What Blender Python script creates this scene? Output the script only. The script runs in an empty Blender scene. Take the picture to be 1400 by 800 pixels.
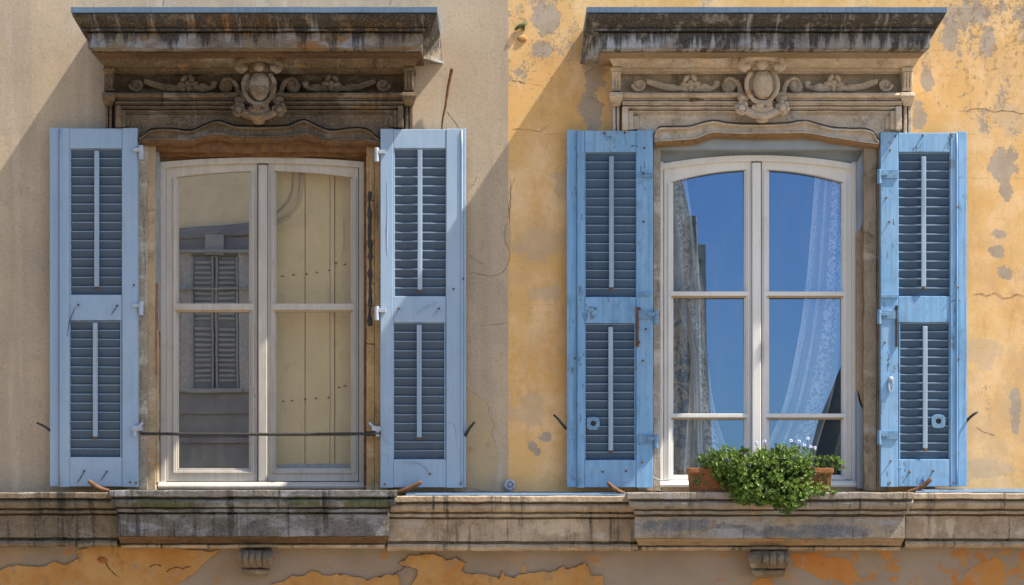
import bpy, bmesh, math, random
from mathutils import Vector, noise, Matrix
random.seed(7)
sc = bpy.context.scene
col = sc.collection
D, S, ZC, CPY = 10.0, 0.004, 4.5, 620.0
SUN = Vector((3.96, -1.0, 6.0))            # towards the sun

def X(px, y=0.0): return (px-700)*S*(D+y)/D
def Z(py, y=0.0): return ZC+(CPY-py)*S*(D+y)/D
def P(px, py, y=0.0): return Vector((X(px, y), y, Z(py, y)))

# ------------------------------------------------------------------ node helpers
class NT:
    def __init__(s, name):
        s.m = bpy.data.materials.new(name); s.m.use_nodes = True
        s.t = s.m.node_tree; s.t.nodes.clear()
        s._pos = None
    def n(s, typ, **kw):
        nd = s.t.nodes.new(typ)
        for k, v in kw.items(): setattr(nd, k, v)
        return nd
    def set(s, sock, v):
        if isinstance(v, bpy.types.NodeSocket): s.t.links.new(v, sock)
        elif isinstance(v, (tuple, list)) and len(v) == 3 and sock.type == 'RGBA': sock.default_value = (*v, 1)
        else: sock.default_value = v
    def pos(s):
        if s._pos is None: s._pos = s.n('ShaderNodeNewGeometry').outputs['Position']
        return s._pos
    def sep(s, v=None):
        nd = s.n('ShaderNodeSeparateXYZ'); s.set(nd.inputs[0], v or s.pos()); return nd.outputs
    def sv(s, sx, sy, sz, off=(0, 0, 0)):
        nd = s.n('ShaderNodeVectorMath', operation='MULTIPLY_ADD')
        s.set(nd.inputs[0], s.pos()); nd.inputs[1].default_value = (sx, sy, sz); nd.inputs[2].default_value = off
        return nd.outputs[0]
    def noise(s, scale, detail=4, rough=.6, vec=None, dist=0.0):
        nd = s.n('ShaderNodeTexNoise')
        s.set(nd.inputs['Vector'], vec or s.pos()); nd.inputs['Scale'].default_value = scale
        nd.inputs['Detail'].default_value = detail; nd.inputs['Roughness'].default_value = rough
        nd.inputs['Distortion'].default_value = dist
        return nd.outputs['Fac']
    def vor(s, scale, vec=None, feature='F1', out='Distance'):
        nd = s.n('ShaderNodeTexVoronoi', feature=feature)
        s.set(nd.inputs['Vector'], vec or s.pos()); nd.inputs['Scale'].default_value = scale
        return nd.outputs[out]
    def math(s, op, a, b=0.0, clamp=False):
        nd = s.n('ShaderNodeMath', operation=op, use_clamp=clamp)
        s.set(nd.inputs[0], a); s.set(nd.inputs[1], b); return nd.outputs[0]
    def ss(s, x, a, b, lo=0.0, hi=1.0):
        nd = s.n('ShaderNodeMapRange', interpolation_type='SMOOTHSTEP')
        s.set(nd.inputs[0], x)
        for i, v in enumerate((a, b, lo, hi)): nd.inputs[i+1].default_value = v
        return nd.outputs[0]
    def mix(s, f, a, b, blend='MIX'):
        nd = s.n('ShaderNodeMix', data_type='RGBA', blend_type=blend)
        s.set(nd.inputs[0], f); s.set(nd.inputs[6], a); s.set(nd.inputs[7], b); return nd.outputs[2]
    def bump(s, h, strength=.3, dist=.01, normal=None):
        nd = s.n('ShaderNodeBump'); s.set(nd.inputs['Height'], h)
        nd.inputs['Strength'].default_value = strength; nd.inputs['Distance'].default_value = dist
        if normal is not None: s.set(nd.inputs['Normal'], normal)
        return nd.outputs[0]
    def out(s, c, rough=.8, normal=None, spec=.3, metal=0.0):
        b = s.n('ShaderNodeBsdfPrincipled'); o = s.n('ShaderNodeOutputMaterial')
        s.set(b.inputs['Base Color'], c); s.set(b.inputs['Roughness'], rough)
        b.inputs['Specular IOR Level'].default_value = spec; b.inputs['Metallic'].default_value = metal
        if normal is not None: s.set(b.inputs['Normal'], normal)
        s.t.links.new(b.outputs[0], o.inputs[0]); return s.m

def ellmask(t, spots, rag=2.4, sc_=14):
    ell = None
    for (ex, ey, rx, ry) in spots:
        nd = t.n('ShaderNodeVectorMath', operation='LENGTH'); t.set(nd.inputs[0], t.sv(1/(rx*S), 0, 1/(ry*S), (-X(ex)/(rx*S), 0, -Z(ey)/(ry*S))))
        e = t.math('SUBTRACT', 1.5, nd.outputs['Value']); ell = e if ell is None else t.math('MAXIMUM', ell, e)
    return t.ss(t.math('ADD', ell, t.math('MULTIPLY', t.math('SUBTRACT', t.noise(sc_, 7, .72), .5), rag)), .36, .70)

def sr(r, g, b):
    f = lambda c: (c/255/12.92 if c/255 <= .04045 else ((c/255+.055)/1.055)**2.4)
    return (f(r), f(g), f(b))

# ------------------------------------------------------------------ materials
def stone(name, a, b, dark=(.03, .027, .024), dark_amt=.3, streak=.0, rust=(.22, .10, .03), rust_amt=0.0,
          pale=(.36, .38, .42), pale_amt=0.0, moss=0.0, speck=.5, rough=.9, off=0.0, grad=None, spots=None, spotcol=(.40, .19, .05)):
    t = NT(name)
    o = (off, off, off)
    c = t.mix(t.ss(t.noise(2.3, 5, .6, t.sv(1, 1, 1, o)), .35, .65), a, b)
    if pale_amt:
        f = t.ss(t.noise(3.1, 5, .65, t.sv(1, 1, 2.2, (off+7, 2, 1))), .62-.25*pale_amt, .72-.2*pale_amt)
        c = t.mix(t.math('MULTIPLY', f, .8), c, pale)
    if spots:
        c = t.mix(t.math('MULTIPLY', ellmask(t, spots), .85), c, spotcol)
    if rust_amt:
        f = t.ss(t.noise(2.2, 6, .7, t.sv(1, 1, 3.0, (off+3, 9, 4))), .66-.25*rust_amt, .74-.25*rust_amt)
        c = t.mix(t.math('MULTIPLY', f, .85), c, rust)
    if dark_amt:
        f = t.ss(t.noise(4.5, 7, .72, t.sv(1, 1, 1.3, (off+1, 5, 8))), .70-.3*dark_amt, .86-.3*dark_amt)
        c = t.mix(t.math('MULTIPLY', f, .85), c, dark)
    if streak:
        f1 = t.noise(1.0, 5, .65, t.sv(16, 3, 1.1, (off+4, 1, 2)))
        f2 = t.noise(1.0, 4, .6, t.sv(45, 3, 3.0, (off, 3, 1)))
        sm = t.math('ADD', t.math('MULTIPLY', f1, .7), t.math('MULTIPLY', f2, .3))
        if grad: sm = t.math('ADD', sm, t.ss(t.sep()[2], grad[0], grad[1], -grad[2], grad[2]))
        f = t.ss(sm, .62-.22*streak, .74-.22*streak)
        c = t.mix(t.math('MULTIPLY', f, .92), c, dark)
        f3 = t.ss(t.noise(1.0, 4, .6, t.sv(34, 3, 1.6, (off+9, 2, 6))), .60, .72)
        c = t.mix(t.math('MULTIPLY', f3, .45), c, pale)
    if moss:
        f = t.ss(t.noise(7, 6, .7, t.sv(1, 1, 1.5, (off+2, 2, 2))), .62-.2*moss, .75-.2*moss)
        c = t.mix(t.math('MULTIPLY', f, .6), c, (.06, .075, .025))
    mo = t.noise(13, 6, .75, t.sv(1, 1, .8, (off+6, 2, 9)))
    c = t.mix(t.math('MULTIPLY', t.ss(mo, .50, .66), .40), c, tuple(min(1, v*1.55) for v in b))
    c = t.mix(t.math('MULTIPLY', t.ss(mo, .48, .34), .55), c, tuple(v*.42 for v in a))
    sp = t.noise(140, 3, .7)
    c = t.mix(t.math('MULTIPLY', t.ss(sp, .5, .72), speck*.5), c, (.55, .5, .42))
    c = t.mix(t.math('MULTIPLY', t.ss(sp, .48, .28), speck*.8), c, (.04, .035, .03))
    h = t.math('ADD', t.math('MULTIPLY', t.noise(22, 7, .7), .8), t.math('MULTIPLY', t.noise(120, 3, .6), .35))
    return t.out(c, rough, t.bump(h, .8, .009), .2)

def plain(name, c, c2=None, rough=.7, scale=30, bump=.2, metal=0.0, spec=.35):
    t = NT(name)
    f = t.noise(scale, 5, .65)
    c = t.mix(t.ss(f, .35, .68), c, c2 or tuple(v*.7 for v in c))
    return t.out(c, rough, t.bump(f, bump, .003), spec, metal)

def plaster_grey():
    t = NT('grey_beige_plaster')
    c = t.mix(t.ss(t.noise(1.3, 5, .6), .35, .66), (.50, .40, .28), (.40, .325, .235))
    c = t.mix(t.math('MULTIPLY', t.ss(t.noise(1, 4, .6, t.sv(9, 1, .5)), .52, .72), .35), c, (.62, .56, .47))      # pale runs
    c = t.mix(t.math('MULTIPLY', t.ss(t.noise(1, 4, .6, t.sv(5, 1, .35, (3, 0, 5))), .52, .7), .40), c, (.30, .25, .20))
    c = t.mix(t.math('MULTIPLY', t.ss(t.noise(3.2, 6, .7, t.sv(1, 1, 1, (9, 0, 2))), .56, .7), .4), c, (.33, .28, .225))
    c = t.mix(t.math('MULTIPLY', t.ss(t.noise(11, 7, .75, t.sv(1, 1, .7, (4, 0, 4))), .50, .68), .45), c, (.30, .245, .185))
    g = t.noise(75, 5, .75)
    c = t.mix(t.math('MULTIPLY', t.ss(g, .52, .72), .5), c, (.60, .52, .42))
    c = t.mix(t.math('MULTIPLY', t.ss(g, .48, .30), .6), c, (.22, .17, .125))
    h = t.math('ADD', t.math('MULTIPLY', t.noise(9, 5, .6), .5), t.math('MULTIPLY', g, .35))
    return t.out(c, .92, t.bump(h, .16, .006), .15)

def plaster_ochre():
    t = NT('peeling_ochre_plaster')
    xyz = t.sep()
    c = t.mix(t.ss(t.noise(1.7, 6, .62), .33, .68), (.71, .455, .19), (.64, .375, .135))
    c = t.mix(t.math('MULTIPLY', t.ss(t.noise(4, 6, .7, t.sv(1, 1, 1, (4, 0, 1))), .54, .70), .5), c, (.72, .50, .27))
    c = t.mix(t.math('MULTIPLY', t.ss(t.noise(2.6, 5, .7, t.sv(1, 1, .6, (1, 0, 7))), .56, .70), .35), c, (.36, .22, .10))
    # how far the top coat has come away: more towards the top and the right-hand side
    ell = None
    for (ex, ey, rx, ry) in SCARS:
        nd = t.n('ShaderNodeVectorMath', operation='LENGTH'); t.set(nd.inputs[0], t.sv(1/(rx*S), 0, 1/(ry*S), (-X(ex)/(rx*S), 0, -Z(ey)/(ry*S))))
        e = t.math('SUBTRACT', 1.5, nd.outputs['Value']); ell = e if ell is None else t.math('MAXIMUM', ell, e)
    ell = t.ss(t.math('ADD', ell, t.math('MULTIPLY', t.math('SUBTRACT', t.noise(14, 7, .72), .5), 3.0)), .42, .66)
    top = t.ss(xyz[2], Z(260), Z(10))
    right = t.math('ADD', t.math('MULTIPLY', t.ss(xyz[0], X(1240), X(1330)), .9), t.math('MULTIPLY', t.ss(xyz[0], X(860), X(700)), .6))
    amt = t.math('MULTIPLY', top, t.math('ADD', right, .35))
    n1 = t.math('ADD', t.math('MULTIPLY', t.noise(4.2, 8, .74, t.sv(1, 1, .75, (2, 0, 3))), .75), t.math('MULTIPLY', t.noise(60, 4, .7), .25))
    f = t.ss(t.math('ADD', n1, t.math('MULTIPLY', amt, .09)), .60, .64)
    f = t.math('MAXIMUM', f, ell)
    c = t.mix(t.math('MULTIPLY', t.ss(t.noise(3.2, 8, .76, t.sv(1, 1, .7, (6, 0, 6))), .44, .64), .75), c, (.80, .57, .33))
    c = t.mix(t.math('MULTIPLY', t.ss(t.noise(9, 7, .76, t.sv(1.6, 1, .5, (2, 0, 9))), .54, .68), .45), c, (.42, .26, .13))
    c = t.mix(t.math('MULTIPLY', t.ss(t.noise(1.5, 8, .74, t.sv(1, 1, .8, (7, 0, 2))), .50, .64), .55), c, (.47, .34, .21))
    c = t.mix(t.math('MULTIPLY', ellmask(t, ((735, 330, 34, 24), (740, 400, 26, 12), (725, 560, 24, 26), (1340, 480, 26, 22), (1380, 160, 22, 26), (1345, 640, 40, 14), (770, 250, 14, 20)), 3.4, 9), .40), c, (.42, .36, .28))
    grey = t.mix(t.ss(t.noise(6, 5, .7), .35, .65), (.40, .345, .285), (.31, .26, .205))
    c = t.mix(t.math('MULTIPLY', f, .88), c, grey)
    fine = t.ss(t.math('ADD', t.noise(26, 7, .75, t.sv(1, 1, 1, (5, 0, 5))), t.math('MULTIPLY', amt, .08)), .60, .67)
    fine = t.math('MULTIPLY', fine, .55)
    c = t.mix(t.math('MULTIPLY', fine, t.ss(t.math('ADD', t.noise(3, 3, .5), t.math('MULTIPLY', amt, .2)), .5, .66)), c, (.20, .15, .10))
    g = t.noise(90, 4, .7)
    c = t.mix(t.math('MULTIPLY', t.ss(g, .55, .78), .25), c, (.75, .52, .30))
    c = t.mix(t.math('MULTIPLY', t.ss(g, .44, .28), .4), c, (.30, .17, .07))
    # thin day joints of the render coat
    w = t.math('FRACT', t.math('ADD', t.math('MULTIPLY', xyz[2], 4.3), t.math('MULTIPLY', t.noise(2.2, 3, .6), .35)))
    line = t.math('MULTIPLY', t.ss(w, .03, .0), t.ss(t.noise(1.9, 3, .6, t.sv(1, 1, 4, (0, 0, 3))), .50, .60))
    c = t.mix(t.math('MULTIPLY', line, .45), c, (.28, .16, .08))
    h = t.math('SUBTRACT', t.math('ADD', t.math('MULTIPLY', t.noise(9, 5, .6), .5), t.math('MULTIPLY', g, .35)), t.math('MULTIPLY', f, .5))
    return t.out(c, .92, t.bump(h, .2, .006), .15)

def plaster_lower():
    t = NT('lower_grey_render')
    xyz = t.sep()
    c = t.mix(t.ss(t.noise(2.0, 5, .6), .35, .66), (.315, .26, .205), (.26, .205, .15))
    c = t.mix(t.math('MULTIPLY', t.ss(t.noise(1.2, 4, .6, t.sv(1, 1, 2, (5, 0, 0))), .5, .66), .4), c, (.26, .195, .13))
    c = t.mix(t.math('MULTIPLY', t.ss(t.noise(6, 7, .74, t.sv(1, 1, 1, (1, 0, 8))), .50, .66), .35), c, (.44, .26, .12))
    n1 = t.noise(5.5, 8, .72, t.sv(1, 1, 1.4, (8, 0, 2)))
    right = t.ss(xyz[0], X(950), X(1350))
    f = t.ss(t.math('ADD', n1, t.math('MULTIPLY', right, .07)), .585, .64)
    c = t.mix(t.math('MULTIPLY', f, .9), c, t.mix(t.ss(t.noise(9, 4, .6), .4, .6), (.43, .165, .04), (.42, .22, .065)))
    g = t.noise(90, 4, .7)
    c = t.mix(t.math('MULTIPLY', t.ss(g, .45, .28), .45), c, (.16, .12, .08))
    h = t.math('ADD', t.math('MULTIPLY', t.noise(9, 5, .6), .5), t.math('MULTIPLY', g, .35))
    return t.out(c, .92, t.bump(h, .18, .006), .15)

def patch_mat(name, a, b, d, off=0, wear=1.0):
    t = NT(name)
    c = t.mix(t.ss(t.noise(4, 6, .66, t.sv(1, 1, 1, (off, 0, 0))), .36, .66), a, b)
    c = t.mix(t.math('MULTIPLY', t.ss(t.noise(13, 7, .72, t.sv(1, 1, .5, (off, 0, 3))), .55, .70), .6), c, d)
    c = t.mix(t.math('MULTIPLY', t.ss(t.noise(8, 8, .76, t.sv(1, 1, .8, (off, 5, 1))), .54, .60), .6*wear), c, tuple(.5*v+.14 for v in b))
    c = t.mix(t.math('MULTIPLY', t.ss(t.noise(5, 8, .76, t.sv(1, 1, 1.3, (off, 2, 7))), .56, .66), .7*wear), c, tuple(v*f for v, f in zip(b, (.8, .62, .5))))
    g = t.noise(90, 4, .7)
    c = t.mix(t.math('MULTIPLY', t.ss(g, .45, .28), .4), c, d)
    return t.out(c, .92, t.bump(t.math('ADD', g, t.noise(12, 5, .6)), .25, .005), .15)

def paint(name, a, b, worn, worn_amt, dirt, rough=.55, grain=True, off=0.0):
    t = NT(name)
    c = t.mix(t.ss(t.noise(3.5, 5, .6, t.sv(1, 1, .5, (off, 1, 2))), .35, .66), a, b)
    gv = t.sv(60, 60, 2.2, (off, 0, 0))
    g = t.noise(1, 4, .6, gv)
    k = float(grain) if not isinstance(grain, bool) else (1.0 if grain else .3)
    c = t.mix(t.math('MULTIPLY', t.ss(g, .50, .72), .38*k), c, tuple(min(1, v*1.45) for v in a))
    c = t.mix(t.math('MULTIPLY', t.ss(g, .48, .32), .42*k), c, tuple(v*.5 for v in a))
    ch = t.math('ADD', t.math('MULTIPLY', t.noise(16, 7, .74, t.sv(1, 1, .55, (off+2, 3, 1))), .8), t.math('MULTIPLY', g, .2))
    f = t.ss(ch, .69-.15*worn_amt, .71-.15*worn_amt)
    f = t.math('MULTIPLY', f, t.ss(t.noise(2.6, 4, .6, t.sv(1.5, 1, .8, (off+8, 2, 3))), .40, .58))
    c = t.mix(t.math('MULTIPLY', f, .85), c, worn)
    bl = t.ss(t.noise(1.5, 6, .68, t.sv(1.6, 1, .9, (off+1, 7, 5))), .42, .64)
    c = t.mix(t.math('MULTIPLY', bl, .30), c, tuple(.72*v+.20 for v in a) if not (a[0] < .1) else tuple(v*1.3 for v in a))
    f2 = t.ss(t.noise(7, 7, .74, t.sv(1, 1, .6, (off+6, 1, 1))), .50, .70)
    c = t.mix(t.math('MULTIPLY', f2, .30+.2*worn_amt), c, dirt)
    f3 = t.ss(t.noise(1, 6, .7, t.sv(22, 4, 1.6, (off+3, 4, 7))), .54, .70)
    c = t.mix(t.math('MULTIPLY', f3, (.22+.2*worn_amt)*k), c, tuple(min(1, v*1.5+.02) for v in b))
    h = t.math('SUBTRACT', t.math('MULTIPLY', g, .6*k), t.math('MULTIPLY', f, .8))
    return t.out(c, rough, t.bump(h, .35, .003), .3)

def glass(name, mirror, tint, wav=.02, rough=0.0):
    t = NT(name)
    tr = t.n('ShaderNodeBsdfTransparent'); gl = t.n('ShaderNodeBsdfGlossy')
    tr.inputs[0].default_value = (.93, .96, .97, 1)
    gl.inputs['Color'].default_value = (*tint, 1); gl.inputs['Roughness'].default_value = rough
    t.set(gl.inputs['Normal'], t.bump(t.noise(2.2, 2, .5), wav, .02))
    mx = t.n('ShaderNodeMixShader'); o = t.n('ShaderNodeOutputMaterial')
    mx.inputs[0].default_value = mirror
    t.t.links.new(tr.outputs[0], mx.inputs[1]); t.t.links.new(gl.outputs[0], mx.inputs[2])
    du = t.n('ShaderNodeBsdfDiffuse'); du.inputs[0].default_value = (.55, .52, .47, 1); m2 = t.n('ShaderNodeMixShader')
    sm = t.math('MULTIPLY', t.ss(t.noise(1, 6, .7, t.sv(5, 1, 1.6)), .42, .70), .07)
    t.set(m2.inputs[0], t.math('ADD', t.math('ADD', sm, t.math('MULTIPLY', t.ss(t.noise(160, 2, .7), .62, .72), .10)), .012))
    t.t.links.new(mx.outputs[0], m2.inputs[1]); t.t.links.new(du.outputs[0], m2.inputs[2]); t.t.links.new(m2.outputs[0], o.inputs[0])
    return t.m

def lace():
    t = NT('white_lace')
    u = t.n('ShaderNodeAttribute', attribute_name='across').outputs['Fac']
    def band(a, b, e=.02): return t.math('MULTIPLY', t.ss(u, a-e, a+e), t.ss(u, b+e, b-e))
    wob = t.noise(24, 3, .6)
    v1 = t.vor(34); leafy = t.math('MAXIMUM', t.ss(v1, .46, .34), t.ss(t.math('ABSOLUTE', t.math('SUBTRACT', wob, .5)), .05, .02))
    mot = t.math('MULTIPLY', band(.50, .86, .04), leafy)
    brd = t.math('MULTIPLY', t.math('MAXIMUM', band(.0, .13), band(.30, .36)), t.math('ADD', .45, t.math('MULTIPLY', t.ss(t.vor(75), .3, .45), .55)))
    hem = t.math('MAXIMUM', band(.0, .03, .006), band(.965, 1.0, .006))
    a = t.math('ADD', t.math('MULTIPLY', t.math('MAXIMUM', t.math('MAXIMUM', mot, brd), hem), .50), .36, True)
    d = t.n('ShaderNodeBsdfDiffuse'); d.inputs[0].default_value = (.92, .91, .89, 1)
    tl = t.n('ShaderNodeBsdfTranslucent'); tl.inputs[0].default_value = (.8, .8, .8, 1)
    ad = t.n('ShaderNodeMixShader'); ad.inputs[0].default_value = .15
    t.t.links.new(d.outputs[0], ad.inputs[1]); t.t.links.new(tl.outputs[0], ad.inputs[2])
    tr = t.n('ShaderNodeBsdfTransparent'); mx = t.n('ShaderNodeMixShader'); o = t.n('ShaderNodeOutputMaterial')
    t.set(mx.inputs[0], a); t.t.links.new(tr.outputs[0], mx.inputs[1]); t.t.links.new(ad.outputs[0], mx.inputs[2])
    t.t.links.new(mx.outputs[0], o.inputs[0]); return t.m

def drape_mat():
    t = NT('patterned_drape')
    c = t.mix(t.ss(t.noise(16, 6, .72, dist=1.2), .46, .54), (.58, .44, .28), (.17, .18, .21))
    c = t.mix(t.ss(t.vor(30), .25, .12), c, (.75, .60, .42))
    return t.out(c, .95, None, .1)

def leafmat():
    t = NT('small_green_leaf')
    oi = t.n('ShaderNodeAttribute', attribute_name='tone')
    c = t.mix(oi.outputs['Fac'], (.018, .050, .009), (.175, .29, .04))
    b = t.n('ShaderNodeBsdfPrincipled'); tl = t.n('ShaderNodeBsdfTranslucent'); mx = t.n('ShaderNodeMixShader'); o = t.n('ShaderNodeOutputMaterial')
    t.set(b.inputs['Base Color'], c); b.inputs['Roughness'].default_value = .45; b.inputs['Specular IOR Level'].default_value = .4
    t.set(tl.inputs[0], c); mx.inputs[0].default_value = .3
    t.t.links.new(b.outputs[0], mx.inputs[1]); t.t.links.new(tl.outputs[0], mx.inputs[2]); t.t.links.new(mx.outputs[0], o.inputs[0])
    return t.m

SCARS = ((1371, 226, 20, 24), (1376, 262, 10, 14), (1374, 374, 12, 9), (1362, 344, 11, 9), (1366, 320, 9, 7), (745, 22, 20, 26), (741, 68, 16, 12), (812, 100, 16, 34), (806, 150, 16, 30), (1268, 110, 9, 22), (1257, 160, 10, 26), (1350, 60, 10, 26), (1300, 40, 12, 30), (728, 609, 6, 7), (746, 598, 9, 6), (735, 618, 5, 5), (1388, 560, 8, 30), (708, 100, 6, 5), (1330, 20, 30, 12))
M = {}
M['grey'] = plaster_grey(); M['ochre'] = plaster_ochre(); M['lower'] = plaster_lower()
M['corn_l'] = stone('black_streaked_cornice_stone', (.16, .14, .12), (.20, .155, .10), dark_amt=.35, streak=.85, rust=(.27, .12, .03), rust_amt=.45, pale=(.30, .32, .36), pale_amt=.5, off=0.0, grad=(Z(72, -.4), Z(26, -.48), .10), spots=((345, 45, 45, 26), (520, 62, 50, 6), (300, 30, 14, 10)))
M['corn_r'] = stone('blue_grey_streaked_cornice_stone', (.22, .21, .21), (.30, .28, .25), dark_amt=.3, streak=1.0, pale=(.40, .44, .50), pale_amt=.7, off=3.3, grad=(Z(72, -.4), Z(26, -.48), .09))
M['frz_l'] = stone('dark_brown_carved_stone', (.105, .08, .055), (.15, .107, .066), dark_amt=.5, streak=.25, rust=(.30, .17, .06), rust_amt=.25, pale=(.27, .24, .20), pale_amt=.3, off=5)
M['frz_r'] = stone('pale_carved_stone', (.45, .375, .29), (.53, .45, .355), dark=(.10, .07, .045), dark_amt=.12, streak=.08, rust=(.42, .25, .11), rust_amt=.25, pale=(.52, .50, .46), pale_amt=.4, off=8)
M['cart_l'] = stone('worn_brown_relief_stone', (.125, .097, .07), (.18, .13, .082), dark_amt=.45, rust=(.34, .19, .06), rust_amt=.35, pale=(.33, .31, .28), pale_amt=.35, off=11)
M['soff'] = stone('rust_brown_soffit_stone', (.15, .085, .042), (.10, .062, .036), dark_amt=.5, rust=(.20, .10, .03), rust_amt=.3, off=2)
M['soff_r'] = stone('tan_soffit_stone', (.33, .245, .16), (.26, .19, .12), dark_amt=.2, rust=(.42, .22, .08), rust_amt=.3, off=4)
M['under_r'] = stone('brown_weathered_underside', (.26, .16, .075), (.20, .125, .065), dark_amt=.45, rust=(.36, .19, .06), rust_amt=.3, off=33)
M['jamb_g'] = stone('pale_grey_granular_jamb', (.40, .345, .27), (.31, .265, .205), dark_amt=.3, streak=.45, rust=(.42, .24, .10), rust_amt=.15, pale=(.62, .58, .52), pale_amt=.5, speck=.9, off=36)
M['jamb_o'] = stone('golden_timber_jamb', (.44, .30, .14), (.36, .23, .10), dark=(.05, .035, .02), dark_amt=.25, streak=.4, rust=(.42, .20, .06), rust_amt=.3, pale=(.52, .42, .28), pale_amt=.3, off=38)
M['jamb_b'] = stone('brown_grey_jamb', (.29, .235, .17), (.23, .185, .135), dark_amt=.3, streak=.45, pale=(.42, .37, .30), pale_amt=.3, off=44)
M['jamb'] = stone('sandy_jamb_stone', (.44, .34, .22), (.34, .265, .175), dark_amt=.22, streak=.2, rust=(.42, .22, .08), rust_amt=.35, pale=(.5, .46, .4), pale_amt=.2, off=6)
M['str_l'] = stone('dark_mossy_ledge_stone', (.15, .12, .085), (.20, .155, .105), dark_amt=.45, streak=.55, pale=(.36, .34, .31), pale_amt=.25, moss=.4, off=12)
M['str_m'] = stone('tan_ledge_stone', (.32, .245, .165), (.40, .32, .23), spots=((1293, 722, 6, 14), (1265, 718, 9, 14), (760, 718, 40, 12)), spotcol=(.50, .42, .31), dark_amt=.3, streak=.45, pale=(.44, .40, .35), pale_amt=.3, rust=(.30, .17, .07), rust_amt=.25, off=15)
M['sill_l'] = stone('slate_grey_mossy_sill_stone', (.115, .118, .125), (.15, .135, .115), dark_amt=.4, streak=.55, pale=(.30, .32, .35), pale_amt=.5, moss=.45, off=18, spots=((510, 686, 40, 9), (235, 688, 45, 7), (420, 684, 30, 6)), spotcol=(.075, .095, .03))
M['sill_r'] = stone('grey_tan_sill_stone', spots=((925, 716, 55, 9), (985, 718, 30, 3), (1100, 725, 90, 10)), spotcol=(.13, .145, .17), a=(.235, .215, .20), b=(.30, .245, .18), dark_amt=.25, streak=.35, pale=(.32, .34, .38), pale_amt=.5, rust=(.36, .24, .13), rust_amt=.3, off=21)
M['corb'] = stone('weathered_corbel_stone', (.19, .155, .11), (.14, .112, .08), dark_amt=.35, streak=.3, pale=(.34, .31, .27), pale_amt=.3, moss=.2, off=25)
M['lead'] = paint('blue_painted_flashing', (.095, .155, .235), (.115, .18, .265), (.17, .18, .19), .4, (.08, .12, .17), .5, off=1)
M['blue_l'] = paint('smooth_powder_blue_paint', (.285, .405, .55), (.265, .38, .515), (.20, .24, .28), .22, (.24, .31, .39), .5, False, off=2)
M['blue_r'] = paint('flaking_sky_blue_paint', (.19, .375, .60), (.155, .33, .54), (.10, .13, .16), .8, (.10, .18, .27), .55, off=5)
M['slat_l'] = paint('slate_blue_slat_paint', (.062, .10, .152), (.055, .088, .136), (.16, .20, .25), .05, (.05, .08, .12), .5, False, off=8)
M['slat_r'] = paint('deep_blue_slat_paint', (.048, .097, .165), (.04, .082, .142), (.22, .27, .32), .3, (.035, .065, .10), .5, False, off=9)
M['rod'] = paint('pale_blue_rod_paint', (.27, .375, .50), (.24, .34, .46), (.2, .2, .2), .2, (.2, .25, .3), .5, off=3)
M['lip'] = paint('sunlit_slat_edge_paint', (.22, .30, .39), (.18, .26, .34), (.12, .14, .16), .3, (.12, .16, .2), .5, off=14)  # sunlit line on each slat edge, painted in as a paler colour
M['white'] = paint('off_white_window_paint', (.47, .44, .395), (.41, .385, .345), (.27, .22, .16), .45, (.31, .275, .225), .5, .7, off=4)
M['white2'] = paint('cream_white_window_paint', (.72, .72, .70), (.66, .66, .64), (.40, .34, .27), .15, (.48, .45, .41), .5, False, off=7)
M['glass_l'] = glass('old_window_glass', .50, (.98, .95, .90), .010, .006)
M['glass_lr'] = glass('clear_window_glass', .10, (1, 1, 1), .03)
M['glass_r'] = glass('sky_blue_tinted_glass', .36, (.25, .45, .78), .006)  # blue gloss tint puts the deep blue of the mirrored sky into the glass
M['lace'] = lace()
M['leaf'] = leafmat(); M['drape'] = drape_mat()
M['stem'] = plain('green_brown_stem', (.08, .07, .03))
M['flower'] = plain('pale_lilac_petal', (.50, .56, .85), (.62, .66, .9))
M['terra'] = stone('mossy_terracotta', (.29, .125, .052), (.22, .09, .036), dark=(.05, .05, .03), dark_amt=.25, rust=(.46, .22, .09), rust_amt=.4, moss=.2, off=30)
M['rust'] = plain('rusty_iron', (.17, .085, .035), (.09, .045, .025), .8, 40, .5)
M['black'] = plain('black_iron', (.025, .025, .026), (.05, .045, .04), .5, 60, .3)
M['zinc'] = plain('pale_painted_steel', (.42, .48, .56), (.30, .34, .40), .5, 50, .3)
M['bzinc'] = plain('blue_painted_steel', (.165, .31, .49), (.11, .21, .33), .55, 50, .3)
M['crack_and_edge_shadow'] = plain('dark_crack_and_edge_shadow', (.055, .032, .018), (.09, .055, .03), .95, 60, .2)
M['wood'] = plain('splintered_brown_timber', (.20, .105, .045), (.11, .06, .03), .9, 24, .6)
M['brick'] = plain('bare_orange_brick', (.36, .145, .045), (.25, .10, .035), .95, 30, .5)
M['oldwood'] = paint('grey_blue_reveal_paint', (.23, .31, .40), (.27, .33, .39), (.18, .14, .10), .4, (.14, .15, .16), .7, off=13)
M['soffgrey'] = plain('grey_painted_soffit', (.30, .35, .40), (.25, .29, .33), .8, 6, .1)
M['board'] = patch_mat('yellow_painted_boards', (.64, .495, .285), (.59, .45, .255), (.44, .33, .18), 3, .15)
M['dark'] = plain('dark_room_plaster', (.10, .09, .08), (.07, .065, .06), .95, 4, .1)
M['patch_o'] = patch_mat('loose_ochre_render', (.47, .275, .105), (.40, .195, .055), (.22, .14, .08), 1)
M['patch_d'] = patch_mat('deep_orange_limewash', (.46, .175, .045), (.44, .22, .065), (.28, .19, .12), 4)
M['patch_y'] = patch_mat('bare_sandy_render', (.42, .335, .22), (.46, .36, .21), (.27, .21, .13), 7)
M['patch_g'] = patch_mat('bare_grey_render', (.38, .335, .285), (.33, .29, .245), (.27, .22, .17), 9)
M['greenm'] = plain('green_moss', (.09, .12, .04), (.06, .08, .03), .95, 60, .5)
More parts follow.
